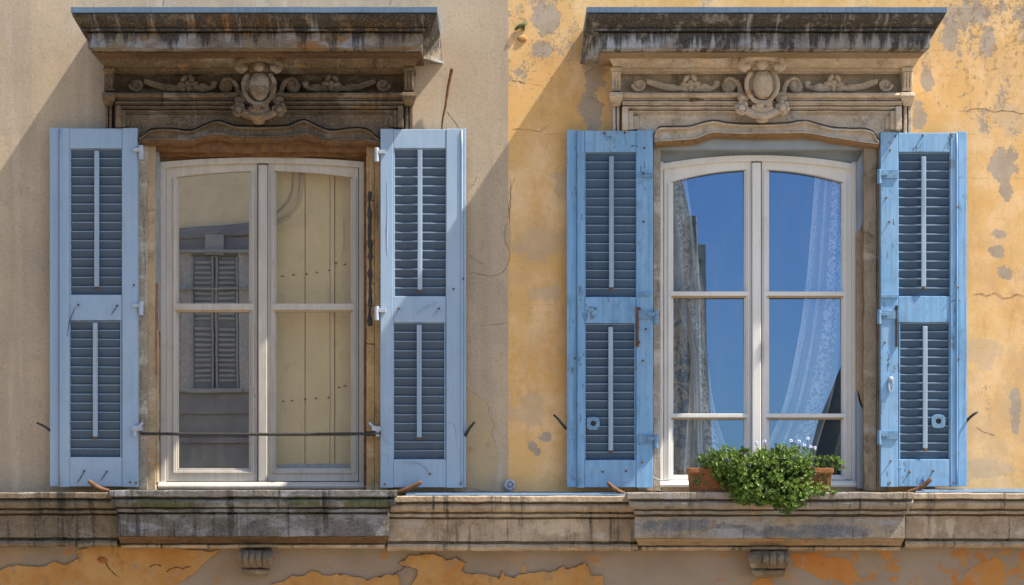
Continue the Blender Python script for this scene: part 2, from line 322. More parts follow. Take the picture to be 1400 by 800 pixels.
M['street'] = plain('pale_paving', (.31, .25, .175), (.25, .20, .14), .9, 2, .1)
M['cream'] = patch_mat('cream_opposite_render', (.70, .60, .43), (.64, .54, .38), (.50, .42, .3), 12, .3)
M['greyband'] = plain('grey_opposite_stone', (.22, .23, .25), (.17, .18, .20), .9, 3, .2)
M['towers'] = stone('stained_opposite_stone', (.80, .70, .56), (.66, .56, .43), dark_amt=.55, streak=.55, rust_amt=.3, off=40)
M['oslate'] = plain('dark_opposite_slate', (.09, .075, .06), (.05, .042, .035), .8, 8, .3)
M['oshut'] = plain('blue_grey_opposite_paint', (.20, .22, .25), (.16, .18, .21), .6, 5, .1)
M['owhite'] = plain('white_opposite_paint', (.30, .32, .34), (.25, .27, .29), .6, 5, .1)
M['odrape'] = plain('pale_opposite_drape', (.44, .44, .44), (.28, .28, .28), .9, 40, .4)

# ------------------------------------------------------------------ mesh builder
class MB:
    def __init__(s): s.v = []; s.f = []
    def add(s, vs, fs):
        o = len(s.v); s.v += [Vector(v) for v in vs]; s.f += [[i+o for i in f] for f in fs]
    def box(s, x0, x1, y0, y1, z0, z1, nx=1, nz=1):
        # grid-divided box so that it can be made uneven
        xs = [x0+(x1-x0)*i/nx for i in range(nx+1)]; zs = [z0+(z1-z0)*i/nz for i in range(nz+1)]
        vs = []; fs = []
        idx = lambda k, i, j: k*(nx+1)*(nz+1)+i*(nz+1)+j
        for y in (y0, y1):
            for x in xs:
                for z in zs: vs.append((x, y, z))
        for i in range(nx):
            for j in range(nz):
                fs.append([idx(0, i, j), idx(0, i+1, j), idx(0, i+1, j+1), idx(0, i, j+1)])
                fs.append([idx(1, i, j), idx(1, i, j+1), idx(1, i+1, j+1), idx(1, i+1, j)])
        for i in range(nx):
            fs.append([idx(0, i, 0), idx(1, i, 0), idx(1, i+1, 0), idx(0, i+1, 0)])
            fs.append([idx(0, i, nz), idx(0, i+1, nz), idx(1, i+1, nz), idx(1, i, nz)])
        for j in range(nz):
            fs.append([idx(0, 0, j), idx(0, 0, j+1), idx(1, 0, j+1), idx(1, 0, j)])
            fs.append([idx(0, nx, j), idx(1, nx, j), idx(1, nx, j+1), idx(0, nx, j+1)])
        s.add(vs, fs)
    def pbox(s, px0, px1, py0, py1, yf, yb, nx=1, nz=1):
        s.box(X(px0, yf), X(px1, yf), yf, yb, Z(py1, yf), Z(py0, yf), nx, nz)
    def mold(s, prof, px0, px1, seg=40, flat=None):
        """prof: (y, py[, out_left, out_right[, yref]]) from the wall at the top, round the front, to the wall at the bottom"""
        rows = []
        for p in prof:
            y, py = p[0], p[1]; el = p[2] if len(p) > 2 else 0; er = p[3] if len(p) > 3 else el
            yr = p[4] if len(p) > 4 else y
            a, b, z = X(px0-el, yr), X(px1+er, yr), Z(py, yr)
            rows.append([(a+(b-a)*i/seg, y, z) for i in range(seg+1)])
        n = seg+1; vs = [v for r in rows for v in r]; fs = []
        for r in range(len(rows)-1):
            for i in range(seg): fs.append([r*n+i, r*n+i+1, (r+1)*n+i+1, (r+1)*n+i])
        fs.append([r*n for r in range(len(rows))]); fs.append([r*n+seg for r in reversed(range(len(rows)))])
        s.add(vs, fs)
    def tube(s, pts, rad, seg=8, flat=1.0, cap=True):
        """sweep along 3-D points; rad a number or list; flat squeezes it in y"""
        pts = [Vector(p) for p in pts]; n = len(pts)
        if not isinstance(rad, (list, tuple)): rad = [rad]*n
        vs = []; up0 = Vector((0, 1, 0))
        for i, p in enumerate(pts):
            t = (pts[min(i+1, n-1)]-pts[max(i-1, 0)]).normalized()
            if abs(t.y) > .9: up = Vector((0, 0, 1))
            else: up = up0
            a = t.cross(up).normalized(); b = a.cross(t).normalized()
            for k in range(seg):
                th = 2*math.pi*k/seg
                o = a*math.cos(th)*rad[i]+b*math.sin(th)*rad[i]
                o.y *= flat if abs(t.y) < .9 else 1
                vs.append(p+o)
        fs = []
        for i in range(n-1):
            for k in range(seg):
                fs.append([i*seg+k, i*seg+(k+1) % seg, (i+1)*seg+(k+1) % seg, (i+1)*seg+k])
        if cap: fs.append(list(range(seg))[::-1]); fs.append([(n-1)*seg+k for k in range(seg)])
        s.add(vs, fs)
    def ell(s, c, rx, ry, rz, nu=14, nv=9, rot=0.0):
        vs = []; fs = []; c = Vector(c); R = Matrix.Rotation(rot, 3, 'Y')
        for j in range(nv+1):
            ph = math.pi*j/nv
            for i in range(nu):
                th = 2*math.pi*i/nu
                vs.append(c+R @ Vector((rx*math.sin(ph)*math.cos(th), ry*math.sin(ph)*math.sin(th), rz*math.cos(ph))))
        for j in range(nv):
            for i in range(nu):
                fs.append([j*nu+i, (j+1)*nu+i, (j+1)*nu+(i+1) % nu, j*nu+(i+1) % nu])
        s.add(vs, fs)
    def prism(s, pts, y0, y1):
        """closed outline of 3-D points (x,z) pulled from y0 to y1"""
        n = len(pts)
        vs = [(x, y0, z) for x, z in pts]+[(x, y1, z) for x, z in pts]
        fs = [list(range(n)), list(range(2*n-1, n-1, -1))]
        for i in range(n): fs.append([i, i+n, (i+1) % n+n, (i+1) % n])
        s.add(vs, fs)
    def build(s, name, mat, parent=None, bevel=0.0, jit=0.0, freq=9.0, smooth=False, remesh=0.0, seg=2):
        me = bpy.data.meshes.new(name); me.from_pydata([tuple(v) for v in s.v], [], s.f)
        bm = bmesh.new(); bm.from_mesh(me)
        bmesh.ops.remove_doubles(bm, verts=bm.verts, dist=1e-5)
        bmesh.ops.recalc_face_normals(bm, faces=bm.faces)
        if bevel:
            es = [e for e in bm.edges if len(e.link_faces) == 2 and e.calc_face_angle(0) > math.radians(32)]
            bmesh.ops.bevel(bm, geom=es, offset=bevel, segments=seg, affect='EDGES', clamp_overlap=True, profile=.6)
        if jit:
            for v in bm.verts:
                nv = noise.noise_vector(v.co*freq)+.5*noise.noise_vector(v.co*freq*3.1)
                v.co += Vector((nv.x*.6, nv.y*.6, nv.z))*jit
        bm.to_mesh(me); bm.free()
        o = bpy.data.objects.new(name, me); col.objects.link(o)
        me.materials.append(M[mat] if isinstance(mat, str) else mat)
        if remesh:
            md = o.modifiers.new('r', 'REMESH'); md.mode = 'VOXEL'; md.voxel_size = remesh; md.use_smooth_shade = True
            m2 = o.modifiers.new('s', 'SMOOTH'); m2.iterations = 1; m2.factor = .25
            dg = bpy.context.evaluated_depsgraph_get()
            nm = bpy.data.meshes.new_from_object(o.evaluated_get(dg)); o.modifiers.clear(); o.data = nm
            nm.name = name; smooth = True
            for v in nm.vertices:
                q = noise.noise_vector(v.co*22)+.6*noise.noise_vector(v.co*55)
                v.co += q*.0016
        if smooth:
            for p in o.data.polygons: p.use_smooth = True
        if parent: o.parent = parent; o.matrix_parent_inverse = parent.matrix_world.inverted()
        return o

def tag(o, label=None, cat=None, group=None, kind=None):
    for k, v in (('label', label), ('category', cat), ('group', group), ('kind', kind)):
        if v: o[k] = v
    return o

def empty(name, loc, label, cat, group=None):
    o = bpy.data.objects.new(name, None); col.objects.link(o); o.location = loc
    o.matrix_world = Matrix.Translation(loc); o.empty_display_size = .1
    return tag(o, label, cat, group)

def frac(pts, depth=3, amp=.18, closed=False):
    """break a polyline up into a ragged one"""
    pts = [Vector(p) for p in pts]
    for d in range(depth):
        out = []; n = len(pts)
        for i in range(n if closed else n-1):
            a, b = pts[i], pts[(i+1) % n]; l = (b-a).length
            m = (a+b)/2; nrm = Vector((-(b-a).y, (b-a).x))
            out += [a, m+nrm*random.uniform(-amp, amp) if l > 2.2 else m]
        if not closed: out.append(pts[-1])
        pts = out
    return pts

def bez(p0, p1, p2, p3, n=14):
    return [((1-t)**3*p0[0]+3*(1-t)**2*t*p1[0]+3*(1-t)*t*t*p2[0]+t**3*p3[0],
             (1-t)**3*p0[1]+3*(1-t)**2*t*p1[1]+3*(1-t)*t*t*p2[1]+t**3*p3[1]) for t in [i/n for i in range(n+1)]]

def smoothcurve(pts, n=6):
    """Catmull-Rom through 2-D points"""
    out = []; P_ = [pts[0]]+list(pts)+[pts[-1]]
    for i in range(1, len(P_)-2):
        p0, p1, p2, p3 = P_[i-1:i+3]
        for k in range(n):
            t = k/n
            out.append(tuple(.5*(2*p1[d]+(p2[d]-p0[d])*t+(2*p0[d]-5*p1[d]+4*p2[d]-p3[d])*t*t+(3*p1[d]-p0[d]-3*p2[d]+p3[d])*t**3) for d in (0, 1)))
    out.append(tuple(pts[-1])); return out

# ------------------------------------------------------------------ street and walls
g = MB(); g.add([(-600, -600, 0), (600, -600, 0), (600, 40, 0), (-600, 40, 0)], [[0, 1, 2, 3]])
tag(g.build('street', 'street'), kind='structure')

def wallgrid(xl, zl, hole=None, amp=.0016):
    mb = MB(); vs = []; fs = []; nz = len(zl)
    for x in xl:
        for z in zl:
            e = noise.noise(Vector((x*1.7, 3, z*1.7)))+.5*noise.noise(Vector((x*4, 9, z*4)))
            xx = x+(.005*noise.noise(Vector((1, 5, z*9)))+.003*noise.noise(Vector((1, 5, z*31))) if abs(x-X(695)) < 1e-6 else 0)
            vs.append((xx, e*amp, z))
    for i in range(len(xl)-1):
        for j in range(nz-1):
            cx, cz = (xl[i]+xl[i+1])/2, (zl[j]+zl[j+1])/2
            if hole and hole[0] < cx < hole[1] and hole[2] < cz < hole[3]: continue
            fs.append([i*nz+j, (i+1)*nz+j, (i+1)*nz+j+1, i*nz+j+1])
    mb.add(vs, fs); return mb
def lin(a, b, n): return [a+(b-a)*i/n for i in range(n+1)]
ZT, ZB = Z(-330), Z(730)
def lines(a, h0, h1, b, n1, n2, n3): return lin(a, h0, n1)+lin(h0, h1, n2)[1:]+lin(h1, b, n3)[1:]
wl = wallgrid(lines(X(-420), X(205), X(508), X(695), 40, 20, 14), lines(ZB, Z(690), Z(172), ZT, 5, 90, 60), (X(205), X(508), Z(690), Z(172)))
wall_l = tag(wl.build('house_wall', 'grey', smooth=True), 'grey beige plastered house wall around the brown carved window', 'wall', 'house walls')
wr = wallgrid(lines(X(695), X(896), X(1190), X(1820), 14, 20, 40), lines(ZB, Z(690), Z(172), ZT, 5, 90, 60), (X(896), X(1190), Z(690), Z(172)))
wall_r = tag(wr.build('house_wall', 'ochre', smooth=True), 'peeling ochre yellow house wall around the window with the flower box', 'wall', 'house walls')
wb = wallgrid(lin(X(-420), X(1820), 90), lin(0.0, ZB, 40))
wall_b = tag(wb.build('house_wall', 'lower', smooth=True), 'lower wall below the stone ledge, orange render peeling off grey', 'wall', 'house walls')

def crack_and_edge_shadow(pts, parent, r=.0022, y=-.001, depth=3, amp=.16):
    p = frac(pts, depth, amp)
    rr = [r*random.uniform(.35, 1.25) for _ in p]; rr[0] = rr[-1] = r*.2
    mb = MB(); mb.tube([(X(a), y, Z(b)) for a, b in p], rr, 5, .6); return mb.build('crack_and_edge_shadow', 'crack_and_edge_shadow', parent)

def patch(pts, mat, parent, th=.011, edge=True, depth=3, amp=.14, name='plaster_patch', y0=.004, er=.0021):
    o = frac(pts, depth, amp, True)
    mb = MB(); mb.prism([(X(a), Z(b)) for a, b in o], -th, y0)
    ob = mb.build(name, mat, parent)
    if edge:
        seg = o[:edge] if isinstance(edge, int) and not isinstance(edge, bool) else o
        e = MB(); e.tube([(X(a), -th+.001, Z(b)) for a, b in seg], [er*random.choice((.12, .3, .8, 1.2))*random.uniform(.5, 1.3) for _ in seg], 5, .7)  # dark line drawn along the patch edge to stand for its shadow
        e.build('crack_and_edge_shadow', 'crack_and_edge_shadow', parent)
    return ob

patch([(-60, 782), (0, 780), (26, 772), (54, 775), (87, 772), (109, 764), (107, 752), (200, 750), (300, 751), (290, 760), (257, 787), (231, 800), (200, 830), (-60, 830)], 'patch_o', wall_b, edge=44)
patch([(372, 798), (399, 786), (430, 781), (461, 784), (489, 789), (502, 794), (517, 789), (543, 785), (546, 800), (545, 840), (360, 840)], 'patch_o', wall_b, edge=60)
patch([(571, 779), (553, 774), (545, 770), (553, 766), (560, 759), (579, 758), (610, 766), (623, 762), (637, 770), (630, 780), (661, 785), (683, 792), (687, 780), (690, 787), (718, 785), (752, 783), (770, 774), (776, 779), (800, 769), (809, 787), (824, 787), (824, 840), (560, 840)], 'patch_o', wall_b, edge=160)
patch([(1078, 757), (1110, 755), (1135, 762), (1161, 765), (1170, 780), (1181, 794), (1160, 800), (1127, 794), (1110, 784), (1088, 776)], 'patch_d', wall_b, .002, False)
patch([(1328, 776), (1345, 768), (1361, 760), (1374, 771), (1372, 800), (1360, 830), (1310, 830), (1305, 800), (1318, 790)], 'patch_d', wall_b, .002, False)
patch([(1195, 752), (1218, 750), (1222, 760), (1210, 766)], 'patch_d', wall_b, .002, False)
patch([(1216, 789), (1226, 787), (1227, 795), (1218, 796)], 'patch_d', wall_b, .002, False)
patch([(1030, 795), (1052, 788), (1058, 800), (1050, 830), (1020, 830)], 'patch_d', wall_b, .002, False)
patch([(521, 757), (528, 755), (527, 765), (522, 764)], 'patch_d', wall_b, .002, False)
patch([(714, 775), (719, 773), (718, 784), (712, 784)], 'patch_o', wall_b, .002, False)
patch([(150, 792), (170, 785), (190, 786), (220, 788), (215, 830), (152, 830)], 'patch_g', wall_b, .0075, False)
for c in ([(133, 764), (145, 768), (152, 780), (163, 788)], [(205, 776), (213, 772), (221, 774)], [(228, 782), (236, 777), (252, 778), (262, 775)], [(536, 786), (548, 780), (557, 774)]):
    crack_and_edge_shadow(c, wall_b, .003, -.0125)
pl = MB(); pl.ell(P(140, 766, -.011), .028, .010, .018, rot=.2); pl.build('crack_plug', 'brick', wall_b, smooth=True)
# grey wall: bare patch and hairline cracks
patch([(637, 530), (652, 540), (664, 549), (668, 568), (676, 580), (672, 596), (680, 612), (678, 640), (670, 672), (620, 674), (620, 540)], 'patch_y', wall_l, .003, 46, er=.0014)
for c in ([(697, 243), (697, 262), (692, 300)], [(640, 348), (650, 356), (662, 364)], [(640, 440), (660, 446), (676, 444), (694, 440)], [(640, 258), (648, 252), (652, 240)],
          [(536, -5), (534, 8)], [(222, -10), (223, 9)], [(640, 374), (667, 378), (690, 370), (697, 352)], [(611, 152), (620, 164), (628, 176)]):
    crack_and_edge_shadow(c, wall_l, .0011, -.0005, 3, .1)
# ochre wall: cracks and grey scars
for c in ([(705, 243), (698, 262), (697, 300), (694, 336), (697, 356)], [(700, 110), (720, 114), (760, 120)], [(700, 178), (740, 180), (757, 168)], [(1335, 585), (1350, 592), (1362, 596)],
          [(1330, 402), (1350, 404), (1362, 400), (1372, 408), (1390, 402), (1400, 406)], [(1310, 152), (1360, 153), (1402, 155)], [(798, 102), (808, 96), (813, 92)], [(806, 132), (820, 140), (828, 146)]):
    crack_and_edge_shadow(c, wall_r, .0012, -.0005, 3, .1)
kn = MB(); kn.ell(P(694, 321, -.002), .016, .006, .062); kn.build('chipped_scar', 'patch_y', wall_l, smooth=True)
ms = MB(); ms.tube([P(704, 41, -.006), P(710, 36, -.012), P(716, 34, -.012), P(721, 32, -.006)], [.006, .012, .011, .004], 7, .7); ms.ell(P(716, 38, -.004), .008, .006, .014)
tag(ms.build('moss_tuft', 'greenm', smooth=True, jit=.003, freq=60), 'small green moss tuft high on the ochre wall', 'moss')
bl = MB(); bl.ell(P(714, 53, 0), .028, .010, .020); bl.build('wall_plug', 'patch_o', wall_r, smooth=True)

# ------------------------------------------------------------------ window surrounds
def cornice(parent, x0, x1, topL, topR, botL, botR, mat, smat, fl, flr):
    """x0..x1 front corners at the bottom of the fascia, topL/topR at the top"""
    YF = -.50
    m = MB()
    el = x0-topL; er = topR-x1
    m.mold([(0, 19, el, er, YF), (YF, 19, el, er), (YF+.006, 22, el-1, er-1), (YF+.02, 27, el*.8, er*.8), (YF+.045, 32, el*.6, er*.6), (YF+.07, 36, el*.42, er*.42), (YF+.08, 38.5, el*.35, er*.35),
            (YF+.07, 39, el*.4, er*.4), (YF+.07, 42, el*.4, er*.4), (YF+.115, 43, 1, 1), (YF+.115, 44.5, 1, 1), (YF+.1, 45.5, 1, 1), (YF+.1, 65, 0, 0), (YF+.12, 66.5, -1, -1), (-.14, 66.5, -1, -1, YF+.12), (0, 66.5, fl, flr, YF+.12)], x0, x1, 90)
    m.build('cornice', mat, parent, jit=.0035, freq=14)
    s = MB()
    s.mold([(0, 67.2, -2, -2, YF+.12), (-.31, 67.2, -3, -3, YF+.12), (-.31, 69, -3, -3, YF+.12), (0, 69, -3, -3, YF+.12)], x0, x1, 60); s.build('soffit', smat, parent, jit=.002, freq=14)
    f = MB(); f.mold([(-.0, 10.5, 1, 1, YF), (YF-.012, 10.5, 1, 1, YF), (YF-.012, 17.5, 1, 1, YF), (YF+.02, 18.6, 0, 0, YF), (0, 18.6, 0, 0, YF)], topL, topR, 30)
    f.build('flashing', 'lead', parent, jit=.0012, freq=6)
    return

def bedmould(parent, x0, x1, fx0, fx1, mat, cx):
    m = MB()
    m.mold([(0, 78, 0), (-.19, 78, 0), (-.185, 81, -1), (-.165, 85, -3), (-.14, 89, -6), (-.125, 91.5, -7), (-.125, 93, -7), (-.09, 94, -10), (-.085, 97, -10), (-.065, 100, -13), (-.065, 101, -13), (0, 101, -14)], x0, x1, 80)
    m.build('bed_moulding', mat, parent, jit=.002, freq=16)
    # frieze panel with a sunk field
    q = MB(); q.pbox(fx0, fx1, 100, 128, -.012, .02, 60, 4)
    q.build('frieze', mat, parent, jit=.002, freq=14)
    # moulded base of the frieze
    r = MB()
    r.mold([(0, 127, 0), (-.125, 127, 0), (-.13, 130, 0), (-.115, 133, -2), (-.095, 135, -3), (-.095, 137, -3), (-.075, 138, -5), (0, 138, -5)], fx0-10, fx1+10, 80)
    r.build('ledge_moulding', mat, parent, jit=.0025, freq=16)

def architrave(parent, a0, a1, mat, steps, bottom=173):
    # stepped frame below the frieze: head strips and legs that run down behind the shutters
    for k, (dx, dy, y) in enumerate(steps):
        nx = steps[k+1][0]; ny = steps[k+1][1]
        m = MB()
        m.mold([(.01, dy, 0), (y, dy, 0), (y-.010, dy+1.2, 0), (y-.010, dy+2.6, 0), (y+.004, dy+3.4, 0), (y+.002, ny-1.4, 0), (y+.022, ny-.4, 0), (.01, ny, 0)], a0+dx, a1-dx, 50)
        m.build('architrave_head', mat, parent, jit=.0018, freq=14)
        for sx, (p0, p1) in enumerate(((a0+dx, a0+nx), (a1-nx, a1-dx))):
            l = MB(); l.pbox(p0, p1, ny+.3, bottom, y-.003, .01, 1, 12); l.build('architrave_leg', mat, parent, bevel=.003, jit=.0018, freq=14)
        if k == len(steps)-2: break

def console(parent, x0, x1, y0, y1, mat, leg_to=182):
    m = MB()
    w = x1-x0
    m.pbox(x0-1, x1+1, y0, y0+5, -.135, .0); m.pbox(x0, x1, y0+5, y1-3, -.10, 0, 1, 6)
    for k, f in enumerate((.2, .5, .8)):
        m.tube([P(x0+w*f, y0+6, -.125+.01), P(x0+w*f, (y0+y1)/2, -.108), P(x0+w*f, y1-5, -.098)], [.011, .009, .006], 8)
    m.build('scroll_bracket', mat, parent, bevel=.003, jit=.0015, freq=30)
    c = MB(); c.mold([(0, y1-1, 1), (-.135, y1-1, 2), (-.14, y1+4, 3), (-.12, y1+9, 2), (-.09, y1+15, 0), (-.075, y1+18, -1), (0, y1+18, -1)], x0, x1, 8)
    c.build('capital', mat, parent, bevel=.002, jit=.002, freq=25)
    l = MB(); l.pbox(x0+2, x0+w*.5-.8, y1+17, leg_to, -.06, 0, 1, 8); l.pbox(x0+w*.5+.8, x1-2, y1+17, leg_to, -.06, 0, 1, 8)
    l.build('pilaster', mat, parent, bevel=.003, jit=.002, freq=20)

def lintel(parent, x0, x1, top, upper, lower, mat, umat, ytop=-.055):
    """panel above the opening with a wavy moulded drip along its lower edge"""
    up = smoothcurve(upper, 5); lo = smoothcurve(lower, 5)
    def at(c, px):
        if px <= c[0][0]: return c[0][1]
        for a, b in zip(c, c[1:]):
            if a[0] <= px <= b[0]: return a[1]+(b[1]-a[1])*(px-a[0])/max(1e-6, b[0]-a[0])
        return c[-1][1]
    N = 90
    def sheet(rows, name, mt, jit, wide=0):
        xs = [x0-wide+(x1-x0+2*wide)*i/N for i in range(N+1)]
        mb = MB(); vs = []; fs = []; n = len(rows)
        for px in xs:
            for (y, fn) in rows:
                vs.append((X(px, y), y, Z(fn(px), y)))
        for i in range(N):
            for j in range(n-1): fs.append([i*n+j, (i+1)*n+j, (i+1)*n+j+1, i*n+j+1])
        fs.append(list(range(n))); fs.append([N*n+j for j in range(n)])
        mb.add(vs, fs); return mb.build(name, mt, parent, jit=jit, freq=14)
    U = lambda d: (lambda px: at(up, px)+d); L = lambda d: (lambda px: at(lo, px)+d)
    mid = lambda f: (lambda px: at(up, px)*(1-f)+at(lo, px)*f)
    # plain field
    sheet([(ytop, lambda px: top), (ytop, U(-1.6)), (-.02, U(-1.2)), (-.02, L(-1)), (.02, L(-1)), (.02, lambda px: top)], 'lintel_field', mat, .002, 22)
    sheet([(.0, U(.3)), (-.085, U(.3)), (-.094, U(1.3)), (-.094, U(2.6)), (-.084, U(3.8)), (-.070, U(4.6)), (-.068, mid(.6)), (-.074, mid(.85)), (-.086, L(-1)), (-.086, L(.6)), (.0, L(.6))], 'lintel_moulding', mat, .0022)
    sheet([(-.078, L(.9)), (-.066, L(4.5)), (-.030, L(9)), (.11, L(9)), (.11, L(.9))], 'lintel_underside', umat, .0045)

def T(mb, pts, r0, r1=None, y=-.06, n=5, flat=.8):
    c = smoothcurve(pts, n); m = len(c); r1 = r0 if r1 is None else r1
    mb.tube([P(a, b, y) for a, b in c], [1.18*S*(r0+(r1-r0)*i/(m-1)) for i in range(m)], 9, flat)
def E_(mb, px, py, rx, ry, y=-.06, dy=None, rot=0.0):
    mb.ell(P(px, py, y), rx*S, (dy if dy is not None else min(rx, ry))*S*.9, ry*S, rot=rot)

def spiral(mb, cx, cy, r, turns, a0, w, y, sgn=1):
    pts = []; n = int(26*turns)
    for i in range(n+1):
        t = i/n; a = a0+sgn*2*math.pi*turns*t; rr = r*(1-.78*t)
        pts.append(P(cx+rr*math.cos(a), cy+rr*math.sin(a), y))
    mb.tube(pts, [S*w*(1-.45*i/n) for i in range(n+1)], 8, .9)

def scrollwork(parent, mir, cx, mat, name='scrollwork'):
    """leafy S-scroll running out from the cartouche; built for the left half and mirrored"""
    q = lambda x: (cx-x if mir < 0 else cx+x)
    m = MB()
    m_ = lambda pts: [(q(x), y) for x, y in pts]
    E_(m, q(168), 115.5, 9, 7, -.055, 3.5); spiral(m, q(168), 115.5, 9.5, 1.2, 0 if mir > 0 else math.pi, 2.6, -.07, mir)
    T(m, m_([(158, 112), (145, 117), (130, 121), (116, 121), (104, 118)]), 2.2, 4.0, -.062)
    T(m, m_([(158, 109), (146, 112), (132, 116), (118, 117)]), 1.4, 1.4, -.066)
    # flower of broad petals
    for a in range(5):
        an = a*1.256+.4
        E_(m, q(98+8.5*math.cos(an)), 113+7.4*math.sin(an), 6.0, 3.4, -.072, 4.5, rot=(an if mir < 0 else -an))
    E_(m, q(98), 113, 4, 3.6, -.078, 4)
    E_(m, q(88), 121, 8, 4.5, -.062, 4, rot=.3*mir); E_(m, q(106), 122, 7, 4, -.062, 4, rot=-.3*mir)
    T(m, m_([(90, 119), (80, 122), (70, 121), (60, 117)]), 4.2, 2.6, -.064)
    E_(m, q(76), 119, 8, 4.6, -.066, 4.5, rot=-.35*mir); E_(m, q(62), 114, 5, 4, -.064, 4)
    spiral(m, q(46), 116, 13, .62, (math.pi*.95 if mir > 0 else math.pi*.05), 3.0, -.066, 1 if mir > 0 else -1)
    E_(m, q(46), 118, 10, 9, -.052, 4)
    T(m, m_([(35, 110), (31, 118), (29, 126), (24, 131)]), 2.8, 3.4, -.066)
    return m.build(name, mat, parent, remesh=.0021)

def cartouche(parent, cx, mat, off=0):
    m = MB(); o = off
    # crown scroll
    T(m, [(cx-20, 95+o), (cx-27, 92+o), (cx-24, 84+o), (cx-12, 79+o), (cx, 77+o), (cx+12, 79+o), (cx+24, 84+o), (cx+27, 92+o), (cx+20, 95+o)], 5.6, 5.6, -.20)
    E_(m, cx-21, 93+o, 6, 5.5, -.205, 6); E_(m, cx+21, 93+o, 6, 5.5, -.205, 6)
    E_(m, cx, 90+o, 8.5, 8, -.185, 7); m.pbox(cx-13, cx+13, 82+o, 98+o, -.15, -.04)
    # oval shield and its backing
    E_(m, cx, 121+o, 22, 30, -.085, 11); E_(m, cx+1, 118+o, 14.5, 21, -.135, 13)
    T(m, [(cx-15, 101+o), (cx-21, 112+o), (cx-20, 126+o), (cx-11, 139+o), (cx, 142+o), (cx+11, 139+o), (cx+20, 126+o), (cx+21, 112+o), (cx+15, 101+o)], 2.6, 2.6, -.15)
    # rosette pendants either side
    for s in (-1, 1):
        ox, oy = cx+s*28, 149+o
        for k in range(6):
            a = k*math.pi/3+.3
            E_(m, ox+6.6*math.cos(a), oy+7*math.sin(a), 4.3, 3.3, -.140, 4.5, rot=-a)
        E_(m, ox, oy, 5, 5, -.165, 5); E_(m, ox, oy-13, 6, 4.5, -.13, 5); E_(m, ox, oy, 9, 11, -.09, 6)
        T(m, [(cx+s*18, 128+o), (cx+s*22, 136+o), (cx+s*26, 142+o)], 3.5, 4, -.12)
    # lower lip
    T(m, [(cx-22, 153+o), (cx-14, 158+o), (cx, 161+o), (cx+14, 158+o), (cx+22, 153+o)], 4.2, 4.2, -.145)
    T(m, [(cx-14, 148+o), (cx-6, 152+o), (cx+6, 152+o), (cx+14, 148+o)], 3.6, 3.6, -.14)
    E_(m, cx-3, 146+o, 6, 4.5, -.15, 5); E_(m, cx+8, 144+o, 6, 3.5, -.145, 5)
    E_(m, cx, 152+o, 19, 11, -.07, 7); E_(m, cx, 166+o, 9, 4.5, -.11, 7)
    m.build('cartouche', mat, parent, remesh=.0021)

# ---- left surround
sur = empty('window_surround', (X(355), 0, Z(668)), 'dark brown carved stone window surround with blackened cornice on the grey wall', 'window surround', 'carved window surrounds')
cornice(sur, 120, 577, 98.5, 597, 0, 0, 'corn_l', 'soff', 4, 26)
bedmould(sur, 136, 574, 152, 556, 'frz_l', 355)
console(sur, 142, 155, 92, 127, 'frz_l'); console(sur, 552, 566, 92, 127, 'frz_l')
architrave(sur, 158, 551, 'frz_l', [(0, 138, -.105), (7, 144, -.085), (13, 150, -.065), (19, 157, -.04)])
lintel(sur, 189.5, 518.5, 156.5, [(176, 188), (192, 187), (200, 181), (210, 176.5), (235, 176), (260, 178.5), (277, 172), (297, 165), (317, 171), (340, 173), (372, 173), (395, 171), (415, 164), (432, 171.5), (452, 178), (475, 176), (492, 175), (506, 179), (516, 189), (533, 190)],
       [(176, 192), (200, 191), (235, 190), (260, 191), (277, 186), (297, 182.5), (317, 186), (355, 187), (395, 186), (415, 182.5), (432, 186), (452, 191), (492, 191), (515, 194), (533, 194)], 'frz_l', 'soff')
cartouche(sur, 354, 'cart_l')
scrollwork(sur, -1, 355, 'cart_l'); scrollwork(sur, 1, 355, 'cart_l')
def jamb(parent, px0, px1, py0, py1, yf, yb, mat, name='jamb', jit=.004, nz=60, bev=.006):
    m = MB(); m.pbox(px0, px1, py0, py1, yf, yb, 3, nz); return m.build(name, mat, parent, bevel=0, jit=jit, freq=11, smooth=False)
jamb(sur, 172, 201, 180, 671, -.034, .20, 'jamb_g'); jamb(sur, 201.6, 212, 190, 671, -.020, .20, 'jamb')
jamb(sur, 501, 512, 190, 671, -.020, .20, 'jamb_o'); jamb(sur, 512.6, 534, 180, 671, -.034, .20, 'jamb_o')
m = MB(); m.pbox(208, 214, 388, 512, -.012, .05, 2, 24); m.build('exposed_brick', 'brick', sur, jit=.008, freq=14)
m = MB(); m.pbox(207.5, 215, 450, 660, -.006, .06, 2, 24); m.build('jamb_edge', 'jamb', sur, jit=.006, freq=12)
m = MB(); m.pbox(213, 500, 186, 207.5, .0, .20, 50, 3); m.build('rough_lintel', 'wood', sur, jit=.011, freq=9)
m = MB(); m.pbox(213, 501, 205.5, 214, .045, .2, 50, 2); m.build('brick_course', 'wood', sur, jit=.009, freq=10)
m = MB(); m.pbox(208, 217, 206, 452, .03, .08, 1, 20); m.build('reveal_board', 'oldwood', sur, jit=.004, freq=8)
m = MB(); m.pbox(497.5, 504, 214, 668, .03, .12, 1, 30); m.build('reveal_board', 'wood', sur, jit=.004, freq=8)
m = MB(); m.tube([P(506+random.uniform(-1.2, 1.2), 262+i*8, -.021) for i in range(24)], [.005+.011*random.random() for i in range(24)], 6, .4); m.build('tar_streak', 'black', sur)
for py in (275, 330, 352, 388, 418, 470): 
    m = MB(); m.tube([P(501, py, -.021), P(508, py+random.uniform(-1, 1), -.0215), P(516, py, -.021)], .0022, 5); m.build('mortar_joint', 'crack_and_edge_shadow', sur)

